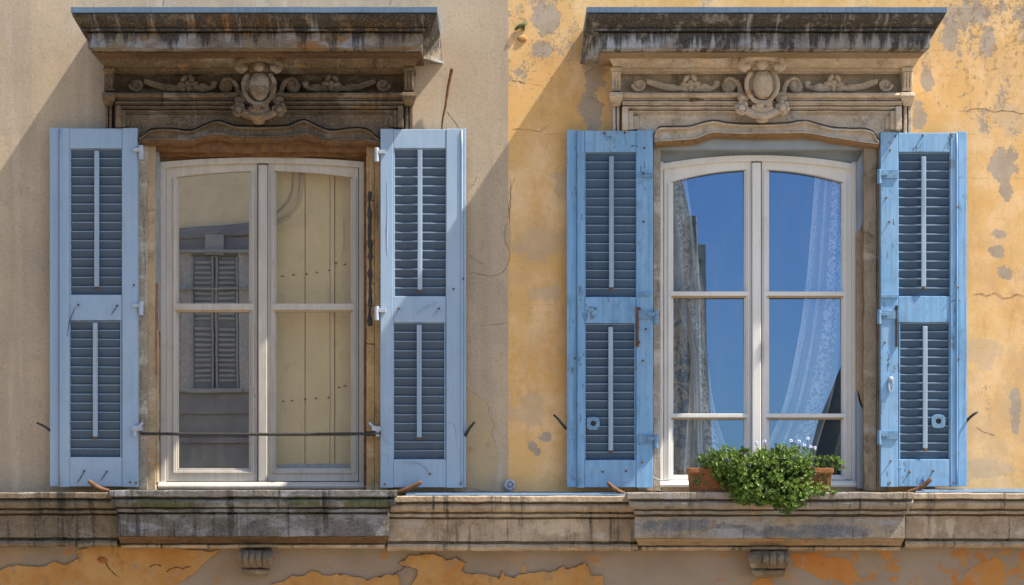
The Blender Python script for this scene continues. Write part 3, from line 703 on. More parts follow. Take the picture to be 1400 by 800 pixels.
# ---- right surround
sur2 = empty('window_surround', (X(1040), 0, Z(668)), 'pale grey carved stone window surround with streaked cornice on the ochre wall', 'window surround', 'carved window surrounds')
cornice(sur2, 819, 1271, 803, 1293, 0, 0, 'corn_r', 'soff_r', 22, 2)
bedmould(sur2, 832, 1257, 848, 1237, 'frz_r', 1042)
console(sur2, 836, 849, 92, 127, 'frz_r'); console(sur2, 1234, 1248, 92, 127, 'frz_r')
architrave(sur2, 851, 1233, 'frz_r', [(0, 138, -.105), (8, 145, -.085), (15, 151, -.065), (22, 158, -.04)], 177)
lintel(sur2, 894.5, 1202, 157, [(872, 187), (893, 186), (900, 175), (915, 173.5), (942, 173), (960, 168), (976, 165), (992, 168), (1015, 169.5), (1042, 170), (1070, 169), (1085, 167), (1101, 165), (1125, 171.5), (1141, 175), (1165, 176), (1183, 176.5), (1195, 181), (1200, 191), (1212, 192)],
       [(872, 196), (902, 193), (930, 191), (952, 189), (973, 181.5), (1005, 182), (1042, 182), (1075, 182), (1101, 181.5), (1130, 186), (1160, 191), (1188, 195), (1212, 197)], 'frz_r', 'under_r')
cartouche(sur2, 1042, 'frz_r', -2)
scrollwork(sur2, -1, 1042, 'frz_r'); scrollwork(sur2, 1, 1042, 'frz_r')
m = MB(); m.tube([P(944+i*2, 137+math.sin(i*2)*2, -.115+.003*i) for i in range(10)], [.004+.008*random.random() for _ in range(10)], 7, .6); m.build('soot_stain', 'rust', sur2, jit=.004, freq=40)
jamb(sur2, 872, 893, 184, 671, -.034, .20, 'jamb'); jamb(sur2, 893.6, 903, 188, 671, -.020, .20, 'jamb_g')
jamb(sur2, 1181, 1198, 188, 671, -.034, .20, 'jamb_b'); jamb(sur2, 1198.6, 1216, 184, 671, -.028, .20, 'jamb_b')
m = MB(); m.pbox(896, 1182, 184, 204, -.012, .20, 30, 1); m.build('opening_soffit', 'soffgrey', sur2, jit=.001)
# shaped timber cheek on the right reveal, and its lower fragment
m = MB(); m.prism([(X(a, .02), Z(b, .02)) for a, b in ((1172, 222), (1181, 206), (1181.5, 292), (1179, 300), (1177, 312), (1174, 318), (1172.5, 310))], .0, .07); m.build('reveal_board', 'oldwood', sur2, bevel=.002)
m = MB(); m.prism([(X(a, .03), Z(b, .03)) for a, b in ((1171, 535), (1173, 548), (1176, 556), (1180, 562), (1181, 668), (1171, 668))], .004, .07); m.build('reveal_board', 'oldwood', sur2, bevel=.002)
m = MB(); m.prism([(X(a, .035), Z(b, .035)) for a, b in ((1171, 318), (1176, 316), (1181, 302), (1181, 560), (1177, 552), (1174, 540), (1171, 532))], .012, .07); m.build('reveal_plaster', 'jamb', sur2)

for px0, px1, p0, p1, pa, mt in ((212.5, 501, 666.5, 672, sur, 'jamb'), (903.5, 1181, 664.5, 674, sur2, 'jamb')):
    m = MB(); m.pbox(px0, px1, p0, p1, .045, .19, 30, 1); m.build('sill_bed', mt, pa, jit=.003, freq=12)
# ------------------------------------------------------------------ windows
def window(x0, x1, ytop, ybot, gl, gr, bars, arc, mat, gmats, label, cxm, headmat, tilt=0.0):
    """gl/gr: (left,right) of each pane column, bars: [(top,bottom)...] of cross bars; arc(px)->py head of the glass"""
    YF, YC, YG = .068, .088, .116
    root = empty('casement_window', (X((x0+x1)/2, YF), YF, Z(ybot, YF)), label, 'window', 'arched casement windows')
    outer = lambda px: ytop+(arc(px)-arc(cxm))*.55
    N = 24
    def headgrid(a, b, up, lo, yf, yb, name, bev=.002, par=None, mt=None):
        mb = MB(); vs = []; fs = []
        for i in range(N+1):
            px = a+(b-a)*i/N
            for y in (yf, yb):
                vs.append((X(px, yf), y, Z(up(px), yf))); vs.append((X(px, yf), y, Z(lo(px), yf)))
        for i in range(N):
            o = i*4; p = o+4
            fs += [[o, p, p+1, o+1], [o+2, o+3, p+3, p+2], [o, o+2, p+2, p], [o+1, p+1, p+3, o+3]]
        fs += [[0, 1, 3, 2], [N*4, N*4+2, N*4+3, N*4+1]]
        mb.add(vs, fs); return mb.build(name, mt or mat, par or root, bevel=bev)
    # fixed frame
    fr = MB(); fr.pbox(x0, x0+7, ytop+5, ybot, YF, YF+.09); fr.pbox(x1-7, x1, ytop+5, ybot, YF, YF+.09)
    fr.build('frame_post', mat, root, bevel=.003, jit=.0008)
    headgrid(x0, x1, lambda p: outer(p)-4, lambda p: outer(p)+4, YF-.004, YF+.09, 'frame_head')
    headgrid(x0-6, x1+6, lambda p: ytop-17, lambda p: outer(p)-4.2, YF+.012, YF+.09, 'head_board', 0, None, headmat)
    sl = MB(); sl.mold([(YF+.09, ybot-9), (YF-.015, ybot-9), (YF-.035, ybot-5.5), (YF-.04, ybot-3), (YF-.035, ybot), (YF+.09, ybot)], x0-3, x1+3, 20); sl.build('bottom_rail', mat, root, jit=.001)
    gbot = gl[3]
    for side, (a, b, oa, ob, inner) in enumerate(((gl[0], gl[1], x0+8, cxm-7, 'R'), (gr[0], gr[1], cxm+7, x1-8, 'L'))):
        cs = empty_part('casement', root, (X(oa, YC), YC, Z(ybot, YC)))
        st = MB(); st.pbox(oa, a, arc(a)-2, ybot-10, YC, YC+.045, 1, 10); st.build('stile', mat, cs, bevel=.003, jit=.0006)
        st = MB(); st.pbox(b, ob, arc(b)-2, ybot-10, YC, YC+.045, 1, 10); st.build('stile', mat, cs, bevel=.003, jit=.0006)
        headgrid(oa, ob, lambda p: outer(p)+4.6, lambda p: arc(min(max(p, a), b)), YC, YC+.045, 'top_rail', par=cs)
        rb = MB(); rb.pbox(a-.5, b+.5, gbot, ybot-10, YC+.002, YC+.045); rb.build('lower_rail', mat, cs, bevel=.003)
        # raised moulding on the stiles and rail
        md = MB()
        for p0 in (a-4.6, b+2.6): md.pbox(p0, p0+2, arc(min(max(p0, a), b))+2, gbot+4, YC-.007, YC+.01, 1, 10)
        md.pbox(a-2.4, b+2.4, gbot+2.2, gbot+4.2, YC-.007, YC+.01, 6, 1); md.build('stile_moulding', mat, cs, bevel=.002, jit=.0005)
        # bead round the glass
        bd = MB()
        bd.pbox(a-.2, a+2.6, arc(a)+1, gbot, YC+.014, YC+.04, 1, 8); bd.pbox(b-2.6, b+.2, arc(b)+1, gbot, YC+.014, YC+.04, 1, 8); bd.pbox(a+2.7, b-2.7, gbot-2.6, gbot+.2, YC+.012, YC+.04)
        bd.build('glazing_bead', mat, cs, bevel=.002)
        for (t0, t1) in bars:
            br = MB(); br.pbox(a-3, b+3, t0, t1, YC-.008, YC+.04, 4, 1); br.build('glazing_bar', mat, cs, bevel=.003, jit=.0006)
            bb = MB(); bb.pbox(a-1, b+1, t1+.2, t1+2.6, YC+.004, YC+.04, 4, 1); bb.build('bar_putty', 'patch_y', cs, bevel=.001)
        # panes
        rows = [(None, bars[0][0]+1)]+[(bars[i][1]-1, bars[i+1][0]+1) for i in range(len(bars)-1)]+[(bars[-1][1]-1, gbot+1)]
        for (r0, r1) in rows:
            pm = MB(); vs = []; K = 16
            for i in range(K+1):
                px = a-1+(b-a+2)*i/K
                vs.append(P(px, (arc(px)-1.5) if r0 is None else r0, YG)); vs.append(P(px, r1, YG))
            zm = sum(v.z for v in vs)/len(vs)
            for v in vs: v.y += (v.z-zm)*math.tan(math.radians(tilt))     # panes tilted back so they mirror sky higher above the horizon
            pm.add(vs, [[2*i, 2*i+2, 2*i+3, 2*i+1] for i in range(K)])
            o = pm.build('pane', gmats[side], cs)
        if inner == 'R':
            kn = MB(); kn.pbox(cxm-6, cxm+6, outer(cxm)+6, ybot-10, YC-.022, YC+.03, 2, 20); 
            kn.build('meeting_strip', mat, root, bevel=.006, jit=.0006, seg=3)
    return root
def empty_part(name, parent, loc):
    o = bpy.data.objects.new(name, None); col.objects.link(o); o.location = loc; o.matrix_world = Matrix.Translation(loc)
    o.parent = parent; o.matrix_parent_inverse = parent.matrix_world.inverted(); o.empty_display_size = .05; return o

arcL = lambda p: 233.5+8.5*((p-360)/120)**2
arcR = lambda p: 231.5+17*((p-1035)/117)**2
win_l = window(219, 498, 219, 668, (241, 343, 0, 643), (375, 482, 0, 645), [(415, 424)], arcL, 'white', ('glass_l', 'glass_lr'),
               'weathered white two-leaf window reflecting a shuttered house beside yellow boards', 359, 'wood')
win_r = window(900, 1172, 216, 666, (918, 1020, 0, 652), (1049, 1153, 0, 652), [(398.5, 404.5), (565.5, 571)], arcR, 'white2', ('glass_r', 'glass_r'),
               'clean white arched window reflecting blue sky, lace curtains inside, on the ochre wall', 1034.5, 'soffgrey', 2.0)

# rooms behind the panes
for (a, b) in ((196, 520), (884, 1200)):
    r = MB(); x0, x1, z0, z1, y0, y1 = X(a)-.4, X(b)+.4, Z(690)-.3, Z(185)+.2, .19, 3.2
    v = [(x0, y0, z0), (x1, y0, z0), (x1, y1, z0), (x0, y1, z0), (x0, y0, z1), (x1, y0, z1), (x1, y1, z1), (x0, y1, z1)]
    r.add(v, [[0, 1, 2, 3], [4, 5, 6, 7], [1, 2, 6, 5], [2, 3, 7, 6], [3, 0, 4, 7]])
    # front lining around the opening so that no daylight leaks in
    w0, w1, h0, h1 = X(a), X(b), Z(690), Z(190)
    for q in ((x0, w0, z0, z1), (w1, x1, z0, z1), (w0, w1, z0, h0), (w0, w1, h1, z1)):
        r.add([(q[0], y0, q[2]), (q[1], y0, q[2]), (q[1], y0, q[3]), (q[0], y0, q[3])], [[0, 1, 2, 3]])
    tag(r.build('room_interior', 'dark'), kind='structure')

# yellow boards closed behind the right leaf of the left window
ib = empty('interior_shutter', (X(430, .21), .21, Z(650, .21)), 'yellow painted board shutter closed inside the left window', 'interior shutter')
for (a, b) in ((358, 416.5), (417.5, 451), (458, 506)):
    m = MB(); m.pbox(a, b, 214, 662, .205, .24, 1, 20); m.build('board', 'board', ib, bevel=.003, jit=.0015, freq=5)
m = MB(); m.pbox(451.5, 457, 214, 662, .196, .24, 1, 20); m.build('batten', 'board', ib, bevel=.004, jit=.001, freq=5)
for (a, b, c, d) in ((464, 496, 292, 296), (466, 470, 300, 344), (464, 496, 481, 484), (464, 498, 488, 492), (462, 500, 598, 603)):
    m = MB(); m.pbox(a, b, c, d, .197, .21); m.build('panel_moulding', 'board', ib, bevel=.003)
m = MB(); T(m, [(372, 300), (388, 288), (400, 272), (404, 255), (405, 236)], 4.5, 4.5, .203); T(m, [(372, 308), (394, 296), (409, 276), (413, 236)], 2.2, 2.2, .203); m.build('curved_moulding', 'patch_y', ib, smooth=True)
for (px, py) in ((385, 378), (400, 376), (418, 375), (432, 373), (449, 370), (458, 360), (470, 362), (480, 358), (386, 549), (398, 548), (416, 546), (431, 545), (448, 544), (452, 540), (462, 530), (470, 528)):
    m = MB(); m.tube([P(px, py, .207), P(px+1.6, py-.6, .199), P(px+3.4, py+.4, .201)], [.004, .0045, .002], 6); m.build('nail', 'rust', ib)
gr = MB(); gr.pbox(374, 500, 634, 664, .190, .200, 20, 1); gr.build('bottom_board', 'oldwood', ib, jit=.003)

# ------------------------------------------------------------------ curtains
def curtain(name, lb, rb, y, mat, label, cat, folds=5, amp=.02, group=None, N=36):
    """sheet hung between two borders given as (px,py) from top to bottom"""
    L_ = smoothcurve(lb, 8); R_ = smoothcurve(rb, 8); K = min(len(L_), len(R_))
    mb = MB(); vs = []; fs = []
    for j in range(K):
        for i in range(N+1):
            t = i/N; px = L_[j][0]*(1-t)+R_[j][0]*t; py = L_[j][1]*(1-t)+R_[j][1]*t
            yy = y+amp*math.sin(t*folds*2*math.pi+.6*math.sin(j*.12))*(.6+.4*math.sin(t*7+1))
            vs.append((X(px, y), yy, Z(py, y)))
    for j in range(K-1):
        for i in range(N): fs.append([j*(N+1)+i, j*(N+1)+i+1, (j+1)*(N+1)+i+1, (j+1)*(N+1)+i])
    me = bpy.data.meshes.new(name); me.from_pydata([tuple(v) for v in vs], [], fs); me.materials.append(M[mat])
    at = me.attributes.new('across', 'FLOAT', 'POINT'); at.data.foreach_set('value', [i/N for j in range(K) for i in range(N+1)])
    for p in me.polygons: p.use_smooth = True
    o = bpy.data.objects.new(name, me); col.objects.link(o)
    return tag(o, label, cat, group)
curtain('lace_curtain', [(1116, 214), (1110, 300), (1101, 400), (1090, 470), (1072, 550), (1048, 610), (1035, 650)], [(1162, 214), (1160, 300), (1156, 400), (1150, 470), (1138, 540), (1120, 600), (1108, 650)],
        .165, 'lace', 'white lace curtain swept aside at the right of the sky-reflecting window', 'curtain', 4, .020, 'lace curtains')
curtain('lace_curtain', [(905, 214), (906, 300), (922, 400), (943, 475), (942, 540), (938, 600), (934, 655)], [(934, 214), (946, 300), (953, 400), (965, 475), (975, 550), (990, 605), (1005, 655)],
        .155, 'lace', 'white lace curtain trailing down at the left of the sky-reflecting window', 'curtain', 4, .020, 'lace curtains')

curtain('patterned_drape', [(905, 214), (905, 320), (905, 420), (905, 480), (905, 540), (905, 600), (905, 655)], [(930, 214), (949, 320), (961, 390), (964, 440), (962, 490), (954, 550), (948, 655)],
        .20, 'drape', 'brown and grey patterned drape hanging at the left inside the flower box window', 'curtain', 3, .022)
# ------------------------------------------------------------------ shutters
def shutter(x0, x1, y0, y1, hinge, up, lo, rods, mats, label, lip=0, lipside='L', ring=None, nslat=(16, 15), old=False, hooks=()):
    """up/lo: louvre openings (x0,x1,y0,y1) in photo pixels"""
    YF, YB = -.082, -.040
    blue, slat = mats
    root = empty('louvred_shutter', (X((x0+x1)/2), YB, Z(y1, YF)), label, 'shutter', 'blue louvred shutters')
    j = .0016 if old else .0007
    fx0, fx1 = (x0+lip, x1) if lipside == 'L' else (x0, x1-lip)
    a = (up[0]+lo[0])/2; b = (up[1]+lo[1])/2
    bv = .0035
    for (p0, p1) in ((fx0, a), (b, fx1)):
        m = MB(); m.pbox(p0, p1, y0, y1, YF, YB, 1, 40); m.build('stile', blue, root, bevel=bv, jit=j, freq=8)
    for (p0, p1, dy) in ((y0+.6, up[2], 0), (up[3], lo[2], .003), (lo[3], y1-.6, 0)):
        m = MB(); m.pbox(a+.15, b-.15, p0, p1, YF+.003+dy, YB+.002, 10, 2); m.build('rail', blue, root, bevel=bv, jit=j, freq=8)
    if lip:
        p0, p1 = (x0, x0+lip-.3) if lipside == 'L' else (x1-lip+.3, x1)
        m = MB(); m.pbox(p0, p1, y0-.6, y1-1, YF+.014, YB, 1, 40); m.build('edge_strip', blue, root, bevel=.003, jit=j*1.5, freq=9)
        q = x0+lip if lipside == 'L' else x1-lip
        m = MB(); m.tube([P(q+(1.6 if lipside == 'L' else -1.6), y0+2+i*(y1-y0-5)/20, YF-.001) for i in range(21)], .0055, 8); m.build('edge_bead', blue, root, smooth=True)
    for k, o in enumerate((up, lo)):
        # moulding round the opening
        fm = MB()
        fm.pbox(o[0]-.2, o[0]+1.6, o[2], o[3], YF+.008, YB, 1, 12); fm.pbox(o[1]-1.6, o[1]+.2, o[2], o[3], YF+.008, YB, 1, 12)
        fm.build('panel_bead', blue, root, bevel=.002, jit=j)
        n = nslat[k]; pitch = (o[3]-o[2])/n
        m = MB(); lips = []
        yt, yb = -.0670, -.0530                      # upper edge leans out, lower edge back: inner face of an open shutter
        for i in range(n):
            top = o[2]+i*pitch+random.uniform(-.35, .35)+.6; bot = top+pitch*1.06
            sag = random.uniform(-.3, .3)
            A = [X(o[0]+1, yt), X(o[1]-1, yt)]
            th = .0075; vs = []
            for e, xx in enumerate(A):
                dz = (sag if e else -sag)
                for (yy, pz, dd) in ((yt, top, 0), (yt, top+1.15, 0), (yb, bot, 0), (yb+th, bot, .0035), (yt+th, top, .0035)):
                    vs.append((xx, yy, Z(pz+dz, yy)+dd))
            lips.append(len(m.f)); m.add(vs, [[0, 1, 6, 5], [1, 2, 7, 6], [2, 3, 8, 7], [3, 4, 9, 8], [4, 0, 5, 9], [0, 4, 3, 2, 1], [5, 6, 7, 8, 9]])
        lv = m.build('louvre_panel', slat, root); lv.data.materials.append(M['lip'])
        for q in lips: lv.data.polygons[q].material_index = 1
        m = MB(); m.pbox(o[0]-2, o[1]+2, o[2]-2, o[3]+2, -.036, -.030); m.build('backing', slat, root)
        r = rods[k]
        m = MB(); m.pbox(r[0]-3.2, r[0]+3.2, r[1], r[2], -.089, -.076, 1, 20); rd = m.build('tilt_rod', 'rod', root, bevel=.004, jit=.0008, freq=6, seg=3)
        m = MB(); m.ell(P(r[0], r[2]+2, -.082), .010, .008, .009); m.build('rod_knob', 'rust', rd, smooth=True).matrix_parent_inverse = rd.matrix_world.inverted()
    if ring:
        m = MB(); cx, cy, rr = ring; pts = []
        n = 24
        for (rad, yy) in ((rr, -.066), (rr, -.077), (rr*.40, -.077), (rr*.40, -.066)):
            for i in range(n):
                t = 2*math.pi*i/n; q = rad if rad < rr else rad*(abs(math.cos(t))**3.2+abs(math.sin(t))**3.2)**(-1/3.2)
                pts.append(P(cx+q*math.cos(t), cy+q*math.sin(t), yy))
        fs = [[k*n+i, k*n+(i+1) % n, ((k+1) % 4)*n+(i+1) % n, ((k+1) % 4)*n+i] for k in range(4) for i in range(n)]
        m.add(pts, fs); m.build('latch_plate', 'bzinc', root, bevel=.001)
        m = MB(); m.ell(P(cx, cy, -.068), rr*.4*S, .004, rr*.4*S); m.build('keyhole', 'black', root)
    # screws and bolt heads
    for (px, py) in hooks:
        m = MB(); m.ell(P(px, py, YF+.001), .006, .006, .006, 10, 6); m.tube([P(px, py, YF), P(px+.4, py+1, YF-.016)], [.004, .003], 6); m.build('bolt', 'rust', root, smooth=True)
    return root, blue

def pins(root, side, pys, px, mat, strap=0):
    for py in pys:
        m = MB()
        s = 1 if side == 'R' else -1       # the side of the leaf the hinge is on
        m.pbox(min(px-s*8, px+s*5), max(px-s*8, px+s*5), py-3, py+2, -.098, -.080)
        if strap: m.pbox(min(px-s*strap, px), max(px-s*strap, px), py-6, py+6, -.090, -.081, 4, 1)
        m.tube([P(px+s*4, py-6, -.088), P(px+s*4, py+13, -.088)], .013, 10)
        m.build('hinge', mat, root, bevel=.002, jit=.0012, freq=30)

s1, _ = shutter(68, 188, 175, 666, 'R', (95, 168, 203, 403), (94, 166, 438, 625), ((132, 206, 392), (130, 441, 597)), ('blue_l', 'slat_l'),
                'smooth powder blue louvred shutter left of the weathered window, first from the left', 13, 'L', hooks=((107, 417), (160, 418), (115, 644), (146, 645), (178, 659), (186, 660), (183, 390)))
pins(s1, 'R', (205, 418), 189, 'zinc'); 
s2, _ = shutter(520, 637, 176, 667, 'L', (538, 611, 203, 405), (537, 609, 441, 628), ((574, 205, 396), (573, 444, 598)), ('blue_l', 'slat_l'),
                'smooth powder blue louvred shutter between the weathered window and the bent rod', 4, 'R', hooks=((545, 422), (600, 422), (588, 648), (526, 662), (630, 661), (620, 395), (633, 381)))
pins(s2, 'L', (208, 425), 519, 'zinc')
s3, _ = shutter(775, 893, 178, 667, 'R', (799, 871, 208, 406), (799, 869, 442, 629), ((836, 213, 393), (835, 447, 616)), ('blue_r', 'slat_r'),
                'flaking sky blue louvred shutter at the left of the flower box window', 14, 'L', ring=(811, 579, 9), nslat=(16, 16), old=True,
                hooks=((881, 202), (880, 237), (880, 303), (875, 422), (874, 468), (879, 493), (824, 645), (856, 644), (878, 632), (814, 422), (826, 182), (854, 182), (883, 450), (786, 490)))
pins(s3, 'R', (430, 600), 893, 'bzinc', 20)
s4, _ = shutter(1204, 1322, 181, 666, 'L', (1227, 1300, 208, 405), (1229, 1299, 441, 628), ((1263, 214, 392), (1265, 446, 613)), ('blue_r', 'slat_r'),
                'flaking sky blue louvred shutter at the right of the flower box window', 12, 'R', ring=(1283, 576, 9.5), nslat=(16, 16), old=True,
                hooks=((1224, 186), (1262, 185), (1302, 186), (1217, 205), (1212, 270), (1216, 303), (1310, 282), (1310, 392), (1311, 490), (1218, 630), (1217, 660), (1304, 660), (1244, 645), (1276, 644), (1210, 468)))
pins(s4, 'L', (238, 430, 595), 1206, 'bzinc', 22)
# planted straps of iron on the old shutters
for root, px0, px1, py in ((s3, 871, 893, 240), (s3, 872, 890, 402), (s4, 1204, 1228, 405)):
    m = MB(); m.pbox(px0, px1, py-2.5, py+2.5, -.090, -.081, 6, 1); m.build('strap', 'bzinc', root, bevel=.002, jit=.002, freq=20)
for (px, p0, p1) in ((871.5, 420, 474), (1226, 418, 474)):
    m = MB(); m.tube([P(px, p0+(p1-p0)*i/8, -.086) for i in range(9)], [.006+.003*random.random() for _ in range(9)], 7); m.build('bolt_rod', 'rust' if px < 1000 else 'black', s3 if px < 1000 else s4)
m = MB(); m.tube([P(1218+3*math.cos(t*.5), 527+9*math.sin(t*.5), -.09) for t in range(13)], .004, 6); m.ell(P(1218, 518, -.088), .014, .01, .014); m.build('pull_ring', 'zinc', s4)
# paint curls and dents on the smooth pair
for root, pts in ((s1, [(103, 420), (95, 440), (92, 460)]), (s1, [(115, 645), (106, 660)]), (s1, [(146, 645), (138, 657)]), (s1, [(160, 419), (152, 430)]), (s2, [(545, 423), (540, 432)]), (s2, [(570, 430), (582, 420), (598, 414)]), (s2, [(550, 632), (575, 634), (588, 648)]),
                  (s2, [(600, 423), (592, 434)]), (s2, [(521, 590), (528, 604), (538, 608)]), (s2, [(521, 622), (532, 622), (529, 640)]), (s2, [(611, 578), (622, 582), (624, 610)]), (s2, [(529, 250), (530, 290), (529, 330), (530, 350)])):
    p = smoothcurve(pts, 6); m = MB(); m.tube([P(a, b, -.0822) for a, b in p], [.0028*(1-.6*abs(2*i/(len(p)-1)-1)) for i in range(len(p))], 5); m.build('paint_crease', 'slat_l' if root == s1 else 'rod', root)
# flaking ridges on the old pair
for k in range(46):
    root, (a, b) = ((s3, (790, 892)), (s4, (1206, 1320)))[k % 2]
    zone = random.random()
    if zone < .45: px, py = random.uniform(a+12, b-12), random.choice((random.uniform(183, 204), random.uniform(409, 438), random.uniform(632, 662)))
    else: px, py = random.choice((random.uniform(b-18, b-3), random.uniform(a+2, a+8))) if k % 2 == 0 else random.choice((random.uniform(1207, 1225), random.uniform(1302, 1308))), random.uniform(185, 660)
    hor = zone < .3; l = random.uniform(4, 13)
    pts = frac([(px, py), (px+(l if hor else random.uniform(-1.5, 1.5)), py+(random.uniform(-1, 1) if hor else l))], 3, .15)
    m = MB(); m.tube([P(u, v, -.0815) for u, v in pts], [.0025*random.uniform(.3, 1.2) for _ in pts], 5); m.build('paint_flake', random.choice(('blue_r', 'slat_r', 'slat_r')), root)

# ------------------------------------------------------------------ ledge, sills, corbels
def ledge(px0, px1, t, mat, label, flash=None, seg=60):
    root = empty('stone_ledge', (X((px0+px1)/2), 0, Z(t+76)), label, 'ledge', 'stone ledge lengths')
    m = MB()
    m.mold([(0, t, 0), (-.165, t, 0), (-.172, t+1.5, 0), (-.172, t+7.5, 0), (-.150, t+8.5, 0), (-.128, t+9, 0), (-.128, t+10.6, 0), (-.152, t+11.2, 0), (-.163, t+14, 0), (-.162, t+18, 0), (-.150, t+21, 0), (-.108, t+22.5, 0), (-.108, t+24.4, 0), (-.130, t+25, 0), (-.130, t+28.5, 0), (-.078, t+29.5, 0), (-.078, t+31.3, 0),
            (-.102, t+32, 0), (-.102, t+62, 0), (-.066, t+63, 0), (-.066, t+65.6, 0), (-.106, t+66.5, 0), (-.116, t+70, 0), (-.110, t+73, 0), (-.09, t+75, 0), (0, t+76.5, 0, 0, -.09)], px0, px1, seg)
    m.build('moulding', mat, root, jit=.0032, freq=12)
    if flash:
        f = MB(); f.mold([(0, t-6.0, 0), (-.05, t-5.6, 0), (-.16, t-1.5, 0), (-.16, t+.2, 0), (0, t+.2, 0)], *flash, 30); f.build('flashing', 'lead', root, jit=.0012, freq=7)
ledge(-420, 160, 673, 'str_l', 'dark mossy stone ledge running off the left edge of the picture')
ledge(530, 872, 678, 'str_m', 'tan stone ledge with blue flashing joining the two window sills', (555, 858))
ledge(1238, 1800, 674, 'str_m', 'tan stone ledge with blue flashing right of the flower box sill', (1252, 1800))
def sill(x0, x1, b0, b1, t, mat, umat, label):
    root = empty('window_sill', (X((x0+x1)/2), 0, Z(t+75)), label, 'window sill', 'projecting window sills')
    m = MB(); YF = -.265
    m.mold([(.12, t, 0), (YF+.004, t, 0), (YF, t+1.5, 0), (YF, t+8.5, 0), (YF+.02, t+10, -1), (YF+.045, t+10.4, -3), (YF+.045, t+12, -3), (YF+.014, t+12.6, -2), (YF+.004, t+15, -2), (YF+.008, t+20, -2), (YF+.02, t+22.5, -3), (YF+.07, t+24, -8), (YF+.07, t+25.6, -8), (YF+.045, t+26, -8), (YF+.045, t+29.5, -9), (YF+.10, t+31, -12), (0, t+31, -12, -12, YF+.10)], x0, x1, 60)
    m.build('sill_slab', mat, root, jit=.0035, freq=12)
    m = MB(); m.mold([(0, t+30.5, 0), (YF+.105, t+30.5, 0), (YF+.10, t+32.5, 0), (YF+.07, t+33.5, 0), (YF+.07, t+62, 0), (YF+.08, t+63.5, 0), (0, t+63.5, 0, 0, YF+.08)], b0, b1, 60); m.build('apron', mat, root, jit=.003, freq=10)
    m = MB(); m.mold([(0, t+63.6, -1, -1, YF+.09), (YF+.088, t+63.9, -1), (YF+.10, t+66, -2), (-.125, t+70, -4), (-.105, t+73, -5), (0, t+73, -5)], b0, b1, 50); m.build('underside', umat, root, jit=.002, freq=10)
    m = MB(); m.mold([(0, t+74, 0), (-.092, t+74, 0), (-.104, t+75.5, 0), (-.100, t+78, 0), (-.085, t+79.5, 0), (0, t+80, 0)], b0+6, b1-6, 50); m.build('bed_moulding', 'str_m', root, jit=.0025, freq=12)
sill(150, 543, 160, 532, 670, 'sill_l', 'soff', 'slate grey mossy window sill under the weathered window')
sill(858, 1250, 868, 1237, 673, 'sill_r', 'soff_r', 'grey and tan window sill carrying the flower box')
def corbel(cx, w, y0, y1, label):
    root = empty('corbel', (X(cx), 0, Z(y1)), label, 'corbel', 'stone corbels under the sills')
    m = MB(); N = 70
    m.mold([(0, y0, 0), (-.115, y0, 0), (-.14, y0+1.5, 1), (-.155, y0+3.5, 1.5), (-.172, y0+7, 2), (-.178, y0+11, 2), (-.176, y0+14, 1.5), (-.165, y0+18, 0), (-.145, y0+21, -1), (-.12, y0+23.5, -2), (-.10, y0+25, -3), (0, y0+25, -3)], cx-w/2, cx+w/2, N)
    x0, x1 = X(cx-w/2), X(cx+w/2)
    for v in m.v:
        if v.y < -.11:
            t = (v.x-x0)/(x1-x0); k = min(1, max(0, (-.11-v.y)/.04))
            v.y += .016*k*(1-abs(math.sin(t*5*math.pi)))**1.6*(1 if .04 < t < .96 else 0)
    m.build('scroll_block', 'corb', root, jit=.004, freq=26)
    m = MB(); m.mold([(0, y0+26, -3), (-.11, y0+26, -3), (-.118, y0+28.5, -3), (-.10, y0+30.5, -4), (-.07, y1, -6), (0, y1, -6)], cx-w/2, cx+w/2, 12); m.build('foot', 'corb', root, jit=.003, freq=18)
corbel(350, 44, 752, 787, 'weathered stone corbel under the sill of the left window')
corbel(1051, 52, 753, 788, 'weathered stone corbel under the sill with the flower box')

# ------------------------------------------------------------------ ironwork
root = empty('window_bar', (X(355, -.09), -.09, Z(593, -.09)), 'black iron safety bar across the weathered left window', 'window bar')
m = MB(); n = 30; m.tube([P(192+(326)*i/n, 593+.9*math.sin(math.pi*i/n), -.09) for i in range(n+1)], .0085, 10); m.tube([P(500, 593.2, -.09), P(519, 592.5, -.09)], .0135, 10); m.build('bar', 'black', root, smooth=True)
for px, s in ((186, -1), (514, 1)):
    m = MB(); m.pbox(px-6, px+6, 583, 589, -.105, -.03); m.pbox(px+s*2-2.5, px+s*2+2.5, 585, 597, -.102, -.075); m.tube([P(px-9*s, 578, -.086), P(px-4*s, 584, -.098), P(px+4*s, 586, -.098)], [.007, .01, .01], 8)
    m.build('bracket', 'zinc', root, bevel=.003, jit=.002, freq=25)

def catch(pts, label):
    p = smoothcurve(pts, 6); n = len(p); m = MB()
    m.tube([P(a, b, -.13+.02*i/n) for i, (a, b) in enumerate(p)], [S*(2.3+1.2*math.sin(math.pi*min(1, i/n*1.1))) for i in range(n)], 9)
    o = m.build('shutter_catch', 'rust', smooth=True); tag(o, label, 'shutter catch', 'rusty shutter catches')
catch([(121, 657), (128, 663), (137, 668), (149, 671)], 'curved rusty catch under the first shutter from the left')
catch([(576, 659), (567, 664), (556, 669), (544, 673)], 'curved rusty catch beside the right end of the slate grey sill')
catch([(831, 660), (838, 667), (846, 672), (857, 676)], 'curved rusty catch beside the left end of the flower box sill')
catch([(1273, 655), (1265, 662), (1254, 669), (1240, 673)], 'curved rusty catch beside the right end of the flower box sill')
def hook(pts, label, r=2.0):
    m = MB(); n = len(pts)
    m.tube([P(a, b, y) for a, b, y in pts], [S*r*(1-.35*i/(n-1)) for i in range(n)], 8)
    tag(m.build('wall_hook', 'black', smooth=True), label, 'wall hook', 'black hooks on the walls')
